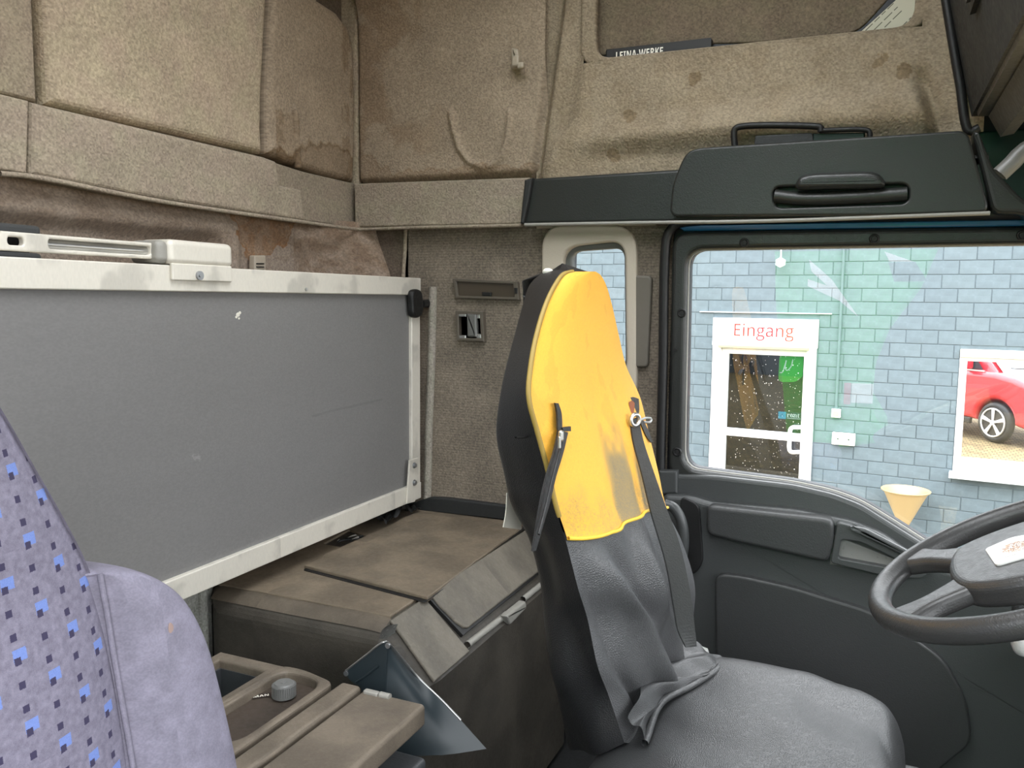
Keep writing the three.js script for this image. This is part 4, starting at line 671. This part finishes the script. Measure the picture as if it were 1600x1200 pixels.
// ---------------------------------------------------------------- steering wheel
const sw = thing('steering_wheel', 'worn black steering wheel with crest badge on its hub at the right edge', 'steering wheel', [0.223, 0.935, -1.37]);
sw.rotation.set(R(2.5), 0, R(26.7));
{
  const own = { own: true };
  const ring = new THREE.TorusGeometry(0.2185, 0.0165, 20, 96).rotateX(Math.PI / 2).scale(1, 1.1, 1);
  part('rim', ring, M.wheel, sw, own);
  const hubS = [[-0.085, -0.075], [-0.100, -0.03], [-0.100, 0.03], [-0.085, 0.085], [-0.03, 0.105], [0.06, 0.11], [0.10, 0.06], [0.10, -0.06], [0.06, -0.11], [-0.03, -0.105]];
  const g = [lay(plate(hubS.map(([a, b]) => [a * 1.1, b * 1.12]), 0.040, { b: 0.014, r: 0.03, seg: 6 }), -0.022)];
  for (const a of [139, 208, 38, -38]) {       // four spokes
    const q = R(a), c = Math.cos(q), s = Math.sin(q), P = (r, w) => [r * c - w * s, r * s + w * c];
    g.push(lay(plate([P(0.06, -0.045), P(0.12, -0.028), P(0.17, -0.021), P(0.217, -0.034), P(0.217, 0.034), P(0.17, 0.021), P(0.12, 0.028), P(0.06, 0.045)], 0.028, { b: 0.012, r: 0.02, seg: 6 }), -0.016));
  }
  part('hub', merge(g), M.wheel, sw, own);
  const crest = canvasTex(256, 256, (x, w, h) => {
    x.fillStyle = '#efece8'; x.fillRect(0, 0, w, h); x.fillStyle = '#9a6a44';
    for (let k = 0; k < 420; k++) { const a = hash(k, 1, 4) * 6.28, r = Math.sqrt(hash(k, 2, 4)) * 78, px = 122 + r * Math.cos(a) * 1.05, py = 128 + r * Math.sin(a); x.fillStyle = ['#9a6a44', '#7a4f33', '#b98a5e', '#efece8'][Math.floor(hash(k, 3, 4) * 4)]; x.save(); x.translate(px, py); x.rotate(hash(k, 4, 4) * 3); x.fillRect(-10, -2.5, 20, 5); x.restore(); }
  });
  const bd = part('badge', lay(plate([[-0.048, -0.034], [0.030, -0.040], [0.046, 0.0], [0.030, 0.040], [-0.048, 0.034]], 0.004, { b: 0.0012, r: 0.008 }).rotateZ(Math.PI / 2).translate(-0.012, 0, 0), 0.0175), std({ color: lin(0.75, 0.74, 0.72), roughness: 0.25 }), sw, { own: true, label: 'white badge with worn brown crest' });
  part('badge_print', new THREE.PlaneGeometry(0.062, 0.062).rotateX(-Math.PI / 2).rotateY(Math.PI / 2).translate(-0.012, 0.0219, 0), std({ map: crest, roughness: 0.35 }), bd, { own: true, uv: false });
  part('column_shroud', merge([cyl(0.055, 0.075, 0.25, 32).translate(0.02, -0.16, 0), rbox(0.20, 0.10, 0.16, 0.03, 0.04, -0.12, 0)]), M.blackMatt, sw, own);
}
const stalk = thing('column_stalk', 'light grey switch stalk under the steering wheel rim', 'stalk', [0.22, 0.86, -1.28]);
part('stalk_arm', merge([rbox(0.11, 0.028, 0.04, 0.013, 0.242, 0.850, -1.245)]), plastic(0.38, 0.38, 0.37, 0.4), stalk);
const dash = thing('dashboard', 'dark dashboard under the windscreen behind the steering wheel', 'dashboard', [0.7, 0, -1.1]);
part('dash_body', atZ(plate([[0.36, 0.05], [0.99, 0.05], [0.99, 0.78], [0.60, 0.80], [0.44, 0.70], [0.40, 0.45]], 1.95, { b: 0.02 }), -2.09), M.blackMatt, dash);

// ---------------------------------------------------------------- outside: yard and building
const ground = struct('ground', 'cobbled yard around the truck', [0, -1.4, 0]);
{
  const t = scaled(tex(512, 512, (i, j) => { const row = Math.floor(j / 64), x = (i + (row % 2) * 32) % 64, y = j % 64, e = Math.min(x, y, 64 - x, 64 - y); const v = (e < 5 ? 0.42 : 0.72 + 0.22 * (hash(Math.floor((i + (row % 2) * 32) / 64) % 8, row, 8) - 0.5)) + 0.12 * (noise(i / 4, j / 4, 300) - 0.5); return [v, v * 0.93, v * 0.78]; }), 1.0);
  part('paving', new THREE.BoxGeometry(60, 0.1, 60).translate(0, -0.05, 0), std({ color: lin(0.44, 0.39, 0.27), map: t, roughness: 0.9 }), ground, { own: true });
}
const BW = -6;
const bGroup = (o) => { o.position.set(0, -1.4, -9.6); o.rotation.y = R(BW); return o; };
const wallB = bGroup(struct('wall_building', 'blue grey painted brick wall of the building outside'));
const paintTex = scaled(tex(256, 256, (i, j) => { const v = 0.88 + 0.16 * (fbm(i / 32, j / 32, 310, 4) - 0.5) + 0.05 * (noise(i, j, 311) - 0.5); return [v, v, v]; }), 0.6);
const brickMats = [[0.158, 0.210, 0.238], [0.153, 0.204, 0.232], [0.163, 0.216, 0.242]].map(([r, g, b]) => std({ color: lin(r, g, b), map: paintTex, roughness: 0.75 }));
const D2 = { x0: -1.735, x1: -0.57, y1: 2.50 }, W3 = { x0: 0.805, x1: 2.35, y0: 0.98, y1: 2.235 };
part('wall_core', atZ(plate(rect(-7, 0, 7, 5.2), 0.25, { b: 0, holes: [rect(D2.x0 + 0.02, 0.01, D2.x1 - 0.02, D2.y1 - 0.02), rect(W3.x0 + 0.02, W3.y0, W3.x1 - 0.02, W3.y1 - 0.02)] }), -0.262), std({ color: lin(0.150, 0.200, 0.227), map: paintTex, roughness: 0.8 }), wallB, { own: true });
{
  const bw = 0.30, bh = 0.142, j = 0.005;
  const brickGeo = (w, h, s) => { // chamfered block with slightly uneven face
    const c = 0.004, d = 0.006, r = (k) => (hash(s, k, 9) - 0.5) * 0.005, x = w / 2, y = h / 2;
    const P = [[-x, -y, 0], [x, -y, 0], [x, y, 0], [-x, y, 0], [-x + c, -y + c, d + r(1)], [x - c, -y + c, d + r(2)], [x - c, y - c, d + r(3)], [-x + c, y - c, d + r(4)]];
    const Q = [[4, 5, 6, 7], [0, 1, 5, 4], [1, 2, 6, 5], [2, 3, 7, 6], [3, 0, 4, 7]], pos = [];
    for (const [a, b, e, f] of Q) for (const k of [a, b, e, a, e, f]) pos.push(...P[k]);
    const g = new THREE.BufferGeometry(); g.setAttribute('position', new THREE.Float32BufferAttribute(pos, 3)); g.setAttribute('uv', new THREE.Float32BufferAttribute(new Float32Array(pos.length / 3 * 2), 2)); g.computeVertexNormals(); return metres(g);
  };
  const kinds = new Map(), geo = (w, s) => { const k = w.toFixed(3) + s; if (!kinds.has(k)) kinds.set(k, brickGeo(w, bh - j, s)); return kinds.get(k); };
  const list = [];
  for (let row = 0; row < 26; row++) { const y = row * bh + bh / 2; let x = -3.9 + (row % 2) * bw / 2;
    for (; x < 2.6; x += bw) {
      let a = x, b = x + bw - j;
      const cut = (o0, o1, y0, y1) => { if (y + bh / 2 <= y0 + 0.01 || y - bh / 2 >= y1 - 0.01 || b <= o0 || a >= o1) return; if (a < o0 && b > o0) b = o0; else if (a < o1 && b > o1) a = o1; else b = a; };
      cut(D2.x0 - 0.004, D2.x1 + 0.004, 0, D2.y1); cut(W3.x0 - 0.004, W3.x1 + 0.004, W3.y0 - 0.06, W3.y1);
      if (b - a > 0.04) list.push([(a + b) / 2, y, b - a, row]);
    } }
  // those in view through the windows singly, the rest joined
  const seen = ([x, y]) => y > 0.35 + Math.max(0, -x) * 0.25 && y < 3.36 && ((x > -1.98 && x < 1.62) || (x > -3.75 && x < -2.85 && y > 1.6));
  const near = list.filter(seen).slice(0, 300), rest = list.filter((b) => !near.includes(b)), m4 = [];
  near.forEach(([x, y, w], i) => { const m = shade(new THREE.Mesh(geo(Math.round(w * 50) / 50 > 0.28 ? 0.295 : w, i % 4), brickMats[i % 3])); m.name = numbered('brick'); m.position.set(x, y, -0.011); wallB.add(m); });
  rest.forEach(([x, y, w], i) => m4.push(brickGeo(w, bh - j, i % 4).translate(x, y, -0.012)));
  const st = part('brickwork', merge(m4), brickMats[0], wallB, { own: true }); st.userData.kind = 'stuff';
  console.log('bricks', near.length, rest.length);
}
// entrance door
const d2 = bGroup(struct('door_2', 'white entrance door with glass panes and a sign reading Eingang'));
const O = { own: true };
part('door_frame', merge([rbox(0.10, 2.24, 0.12, 0.008, D2.x0 + 0.06, 1.12, -0.02), rbox(0.10, 2.24, 0.12, 0.008, D2.x1 - 0.06, 1.12, -0.02), rbox(1.16, 0.05, 0.12, 0.008, (D2.x0 + D2.x1) / 2, 2.205, -0.02)]), M.frameWhite, d2, O);
part('door_hood', rbox(1.00, 0.03, 0.06, 0.004, (D2.x0 + D2.x1) / 2, 2.175, 0.045), std({ color: lin(0.34, 0.33, 0.21), roughness: 0.5 }), d2, O);
const sign = part('sign_panel', rbox(1.165, 0.31, 0.05, 0.004, (D2.x0 + D2.x1) / 2, 2.345, 0.0), M.frameWhite, d2, O);
{
  const t = canvasTex(1024, 256, (x, w, h) => { x.fillStyle = '#fbfbf9'; x.fillRect(0, 0, w, h); x.fillStyle = '#a80008'; x.font = '190px sans-serif'; x.textAlign = 'center'; x.fillText('Eingang', w / 2, 180); });
  part('sign_lettering', new THREE.PlaneGeometry(1.04, 0.26).translate((D2.x0 + D2.x1) / 2 - 0.01, 2.350, 0.0265), std({ map: t, roughness: 0.5 }), sign, { own: true, uv: false });
}
const dx0 = D2.x0 + 0.11, dx1 = D2.x1 - 0.11, gx0 = -1.545, gx1 = -0.71;
part('door_leaf', atZ(plate(rect(dx0, 0.02, dx1, 2.18), 0.06, { b: 0.006, holes: [rect(gx0, 1.225, gx1, 2.09), rect(gx0, 0.25, gx1, 1.135)] }), -0.06), M.frameWhite, d2, O);
for (const [y0, y1] of [[1.225, 2.09], [0.25, 1.135]]) part('glass_pane', span(gx0 - 0.01, gx1 + 0.01, y0 - 0.01, y1 + 0.01, -0.034, -0.030, 0.001), new THREE.MeshPhysicalMaterial({ color: 0xd8dee0, transmission: 1, thickness: 0, roughness: 0, ior: 1.6, side: THREE.DoubleSide }), d2, O);
part('door_handle', tube([[-0.715, 1.30, 0.0], [-0.80, 1.29, 0.06], [-0.81, 1.17, 0.075], [-0.80, 1.03, 0.06], [-0.715, 1.02, 0.0]], 0.024, 40), M.frameWhite, d2, O);
part('lintel_board', rbox(1.46, 0.012, 0.02, 0.003, -1.17, 2.565, 0.006), std({ color: lin(0.55, 0.60, 0.62), roughness: 0.5 }), d2, O);
{
  const drops = []; for (let k = 0; k < 260; k++) { const y = k % 3 ? mix(1.24, 2.08, rnd()) : mix(0.7, 1.12, rnd()); drops.push(new THREE.OctahedronGeometry(0.0028 + 0.004 * rnd() ** 3, 0).scale(1, 1, 0.4).translate(mix(gx0 + 0.02, gx1 - 0.02, Math.pow(rnd(), 0.9)), y, -0.0285)); }
  const w = part('dried_drops', merge(drops), std({ color: lin(0.75, 0.77, 0.78), roughness: 0.6 }), d2, O); w.userData.kind = 'stuff';
}
// things stuck inside the door pane
const poster = bGroup(thing('green_poster', 'bright green poster with white swoosh behind the upper door pane', 'poster')); poster.updateMatrixWorld(true);
part('poster_sheet', atZ(plate([[-0.985, 1.815], [-0.985, 2.085], [-0.725, 2.085], [-0.725, 1.86], [-0.80, 1.80], [-0.95, 1.79]], 0.002, { b: 0.0005, r: 0.03 }), -0.045), std({ color: lin(0.05, 0.42, 0.03), roughness: 0.6 }), poster, O);
part('poster_swoosh', tube([[-0.97, 1.895, -0.0425], [-0.945, 1.90, -0.0425], [-0.92, 1.98, -0.0425], [-0.905, 2.04, -0.0425], [-0.915, 1.95, -0.0425], [-0.895, 1.925, -0.0425], [-0.855, 1.965, -0.0425], [-0.835, 2.05, -0.0425]], 0.006, 60, false, 6), M.white, poster, O);
const rent = bGroup(thing('rent_sticker', 'small cyan sticker reading rent in the lower corner of the upper door pane', 'sticker'));
{
  const t = canvasTex(512, 160, (x, w, h) => { x.fillStyle = '#34434a'; x.fillRect(0, 0, w, h); x.fillStyle = '#1fb6d2'; x.fillRect(0, 0, 170, 160); x.strokeStyle = '#0d7f97'; x.lineWidth = 8; x.beginPath(); x.moveTo(40, 110); x.lineTo(85, 50); x.lineTo(130, 110); x.stroke(); x.fillStyle = '#eef4f5'; x.font = 'bold 130px serif'; x.fillText('rent', 185, 108); x.fillRect(190, 130, 300, 10); });
  part('sticker_face', new THREE.BoxGeometry(0.255, 0.08, 0.0015).translate(-0.84, 1.415, -0.0405), std({ map: t, roughness: 0.5 }), rent, { own: true, uv: false });
}
const roomMat = std({ color: lin(0.09, 0.11, 0.12), roughness: 0.9 });
const inner = bGroup(struct('wall_inside', 'dim room behind the entrance door'));
part('room_shell', merge([span(-3, 0.3, 0, 0.02, -3.3, -0.27, 0.001), span(-3, 0.3, 2.7, 2.72, -3.3, -0.27, 0.001), span(-3, 0.3, 0, 2.72, -3.32, -3.3, 0.001), span(-3.02, -3, 0, 2.72, -3.3, -0.27, 0.001), span(0.3, 0.32, 0, 2.72, -3.3, -0.27, 0.001)]), roomMat, inner, O);
// window; the car and cobbles behind it stand in for its reflection
const w3 = bGroup(struct('window_3', 'white framed window in the brick wall with a red car behind it standing in for its reflection'));
part('window_frame', atZ(plate(rect(W3.x0, W3.y0, W3.x1, W3.y1 - 0.07), 0.07, { b: 0.006, holes: [rect(0.872, 1.125, 2.28, 2.115)] }), -0.06), M.frameWhite, w3, O);
part('blind_box', rbox(W3.x1 - W3.x0, 0.085, 0.09, 0.008, (W3.x0 + W3.x1) / 2, W3.y1 - 0.042, -0.01), std({ color: lin(0.62, 0.60, 0.48), roughness: 0.5 }), w3, O);
part('window_sill', rbox(W3.x1 - W3.x0 + 0.06, 0.06, 0.15, 0.006, (W3.x0 + W3.x1) / 2, W3.y0 - 0.03, 0.045), std({ color: lin(0.55, 0.62, 0.66), roughness: 0.5 }), w3, O);
part('window_pane', span(0.865, 2.285, 1.12, 2.12, -0.032, -0.028, 0.0005), M.glass, w3, O);
// fittings on the wall
const cond = bGroup(thing('cable_conduit', 'thin vertical cable conduit running down the brick wall to the bell button', 'conduit'));
part('conduit_pipe', cyl(0.014, 0.014, 2.2, 12).translate(-0.35, 2.63, 0.014), brickMats[1], cond, O);
const bell = bGroup(thing('bell_button', 'small square bell button at the foot of the wall conduit', 'button'));
part('button_case', rbox(0.095, 0.095, 0.04, 0.008, -0.345, 1.49, 0.02), M.frameWhite, bell, O);
part('button_face', rbox(0.055, 0.055, 0.01, 0.004, -0.345, 1.49, 0.042), plastic(0.35, 0.36, 0.28, 0.5), bell, O);
const sock = bGroup(thing('double_socket', 'white double wall socket on the brick wall below the bell button', 'socket'));
part('socket_case', rbox(0.235, 0.135, 0.05, 0.01, -0.255, 1.215, 0.025), M.frameWhite, sock, O);
for (const x of [-0.31, -0.20]) part('socket_hole', cyl(0.008, 0.008, 0.004, 12).rotateX(Math.PI / 2).translate(x, 1.215, 0.051), M.blackDeep, sock, O);
const sens = bGroup(thing('hanging_sensor', 'small white hexagonal lamp hanging on a thin rod above the entrance door', 'lamp'));
part('sensor_head', cyl(0.055, 0.055, 0.05, 6).rotateX(Math.PI / 2).translate(-0.985, 3.12, 0.10), M.frameWhite, sens, O);
part('sensor_rod', merge([cyl(0.008, 0.008, 0.22, 8).translate(-0.985, 3.28, 0.10), rbox(0.12, 0.02, 0.12, 0.004, -0.985, 3.385, 0.05)]), M.frameWhite, sens, O);
const cone = bGroup(thing('cone_planter', 'brass coloured cone shaped planter standing before the brick wall under the window', 'planter'));
{
  const pts = [[0.0, 0.36], [0.028, 0.36], [0.035, 0.385], [0.205, 0.755], [0.232, 0.775], [0.236, 0.785], [0.228, 0.79], [0.20, 0.772], [0.03, 0.43], [0.0, 0.42]].map((p) => new THREE.Vector2(...p));
  part('cone_shell', new THREE.LatheGeometry(pts, 48).translate(0.40, 0, 0.28), std({ color: lin(0.50, 0.37, 0.19), roughness: 0.4 }), cone, O);
  part('cone_stem', cyl(0.026, 0.032, 0.37, 20).translate(0.40, 0.185, 0.28), M.paper, cone, O);
  part('cone_foot', cyl(0.14, 0.15, 0.03, 32).translate(0.40, 0.015, 0.28), M.screw, cone, O);
}

// ---------------------------------------------------------------- what the cab window mirrors, a green truck behind; and a red car standing in for the building window's reflection
const hall = struct('wall_hall', 'grey hall across the yard', [0, -1.4, 0]);
part('hall_front', span(-14, 16, -1.4, 3.2, 11, 11.4, 0.01), std({ color: lin(0.10, 0.115, 0.13), roughness: 0.8 }), hall);
const gt = thing('green_truck', 'tall green truck body with white swoosh stripes parked on the far side', 'truck', [-0.5, -1.4, 5.4]);
{
  const green = std({ color: lin(0.03, 0.40, 0.07), roughness: 0.35 });
  const face = [[-1.04, 2.5], [0.70, 2.5], [0.558, 1.928], [0.392, 1.439], [0.129, 1.028], [0.02, 0.673], [0.007, 0.22], [0.188, -0.092], [-0.407, -0.239], [-0.785, -0.24], [-0.97, 1.30]];  // right outline shaped to stand for a person blocking the reflection
  part('truck_body', atZ(plate(face, 2.0, { b: 0.05, seg: 4 }), 4.6), green, gt);
  part('truck_swoosh', atZ(plate([[-0.657, 1.726], [-0.427, 1.519], [-0.158, 1.143], [-0.345, 1.307], [-0.657, 1.454], [-0.66, 1.525], [-0.473, 1.461], [-0.627, 1.603]], 0.004, { b: 0 }), 4.597), M.frameWhite, gt);
  part('truck_badge', atZ(plate([[0.044, 1.795], [0.311, 1.693], [0.095, 1.694]], 0.004, { b: 0 }), 4.597), M.frameWhite, gt);
  part('truck_window', atZ(plate([[0.084, 1.688], [0.322, 1.692], [0.44, 1.505], [0.145, 1.50]], 0.004, { b: 0 }), 4.597), M.blackDeep, gt);
  part('tail_lamp', span(-0.26, -0.195, 0.26, 0.48, 4.58, 4.61, 0.01), std({ color: lin(0.5, 0.06, 0.05), roughness: 0.3 }), gt);
  part('reversing_lamp', span(-0.19, 0.012, 0.28, 0.48, 4.58, 4.61, 0.01), M.frameWhite, gt);
  part('truck_chassis', span(-1.0, 0.9, -0.75, -0.2, 4.8, 6.5, 0.05), M.blackMatt, gt);
  for (const x of [0.2]) for (const z of [4.85, 6.3]) part('wheel', merge([cyl(0.5, 0.5, 0.3, 32).rotateX(Math.PI / 2), cyl(0.28, 0.28, 0.32, 20).rotateX(Math.PI / 2)]).translate(x, -0.9, z), M.rubber, gt);
}
const rc = thing('red_car', 'red car set behind the white framed window in place of its reflection', 'car', [3.05, -1.4, -19.05]);
rc.rotation.y = R(-50); rc.scale.setScalar(1.2);
{
  const red = new THREE.MeshPhysicalMaterial({ color: lin(0.55, 0.012, 0.025), roughness: 0.3, clearcoat: 0.8, clearcoatRoughness: 0.05, side: THREE.DoubleSide });
  const win = std({ color: lin(0.03, 0.035, 0.04), roughness: 0.05 }), q = { own: true };
  const arc = (cx, r) => Array.from({ length: 13 }, (_, k) => { const a = Math.PI - k / 12 * Math.PI; return [cx + r * Math.cos(a), 0.33 + r * Math.sin(a)]; });
  const low = [[-4.1, 0.30], ...arc(-3.1, 0.37), ...arc(0, 0.37), [0.80, 0.24], [0.90, 0.42], [0.88, 0.74], [0.66, 0.99], [0.30, 1.09], [-0.05, 1.14], [-4.05, 1.14], [-4.15, 0.8]];
  part('body', atZ(plate(low, 1.9, { b: 0.09, seg: 6 }), -0.95), red, rc, q);
  const cab = (z, y) => z * (1 - 0.16 * clamp((y - 1.05) / 0.8));
  const quad = (P, t) => { const g = new THREE.BufferGeometry(), o = []; for (const k of [0, 1, 2, 0, 2, 3]) o.push(...P[k]); g.setAttribute('position', new THREE.Float32BufferAttribute(o, 3)); g.setAttribute('uv', new THREE.Float32BufferAttribute(new Float32Array(12), 2)); g.computeVertexNormals(); return g; };
  const side = [[0.0, 1.08], [-0.85, 1.82], [-1.2, 1.90], [-3.6, 1.90], [-4.0, 1.08]];
  const cabin = atZ(plate(side, 1.78, { b: 0.05, seg: 5, r: 0.06 }), -0.89), cp = cabin.attributes.position;
  for (let i = 0; i < cp.count; i++) cp.setZ(i, cab(cp.getZ(i), cp.getY(i)));
  cabin.computeVertexNormals(); part('cabin', cabin, red, rc, q);
  part('windscreen', quad([[0.025, 1.11, 0.80], [0.025, 1.11, -0.80], [-0.83, 1.83, -0.66], [-0.83, 1.83, 0.66]]), std({ color: lin(0.75, 0.78, 0.80), roughness: 0.05 }), rc, q);  // sky reflection put into the near-white glass colour
  part('quarter_window', quad([[-0.30, 1.16, 0.905], [-0.70, 1.16, 0.905], [-0.70, 1.54, 0.845], [-0.66, 1.52, 0.848]]), win, rc, q);
  part('side_window', quad([[-0.76, 1.16, 0.905], [-1.7, 1.16, 0.905], [-1.7, 1.74, 0.80], [-0.95, 1.72, 0.803]]), win, rc, q);
  part('window_strip', rbox(1.5, 0.025, 0.02, 0.004, -1.0, 1.14, 0.92), M.steel, rc, q);
  part('wing_mirror', rbox(0.14, 0.17, 0.22, 0.04, -0.55, 1.24, 1.02), red, rc, q);
  part('headlight', rbox(0.34, 0.16, 0.10, 0.04, 0.58, 0.80, 0.84).rotateY(0), std({ color: lin(0.8, 0.82, 0.84), roughness: 0.1 }), rc, q);
  part('door_gap', rbox(0.012, 0.75, 0.01, 0.002, -0.62, 0.68, 0.951), M.blackDeep, rc, q);
  part('sill_trim', rbox(2.2, 0.10, 0.06, 0.02, -1.55, 0.30, 0.93), M.blackDeep, rc, q);
  part('front_bumper_grille', rbox(0.05, 0.14, 1.2, 0.02, 0.89, 0.42, 0), M.blackDeep, rc, q);
  part('wiper', tube([[0.06, 1.13, 0.1], [-0.0, 1.18, 0.3], [-0.03, 1.20, 0.62]], 0.010, 12, false, 6), M.blackDeep, rc, q);
  part('wiper', tube([[0.06, 1.13, -0.5], [-0.0, 1.18, -0.3], [-0.03, 1.20, 0.02]], 0.010, 12, false, 6), M.blackDeep, rc, q);
  for (const x of [0, -3.1]) for (const s of [1, -1]) {
    const wh = part('wheel', merge([new THREE.TorusGeometry(0.27, 0.065, 14, 40), cyl(0.26, 0.26, 0.12, 32).rotateX(Math.PI / 2)]).translate(x, 0.33, s * 0.88), M.rubber, rc, q);
    const g = [new THREE.TorusGeometry(0.225, 0.014, 8, 40)];
    for (let k = 0; k < 5; k++) for (const o of [-0.09, 0.09]) g.push(rbox(0.028, 0.21, 0.02, 0.006, 0, 0.115, 0).rotateZ(k * Math.PI * 0.4 + o));
    g.push(cyl(0.04, 0.04, 0.03, 16).rotateX(Math.PI / 2));
    part('rim', merge(g).translate(x, 0.33, s * 0.955), std({ color: lin(0.7, 0.7, 0.7), roughness: 0.3, metalness: 0.4 }), wh, q);
  }
}

renderer.render(scene, camera);
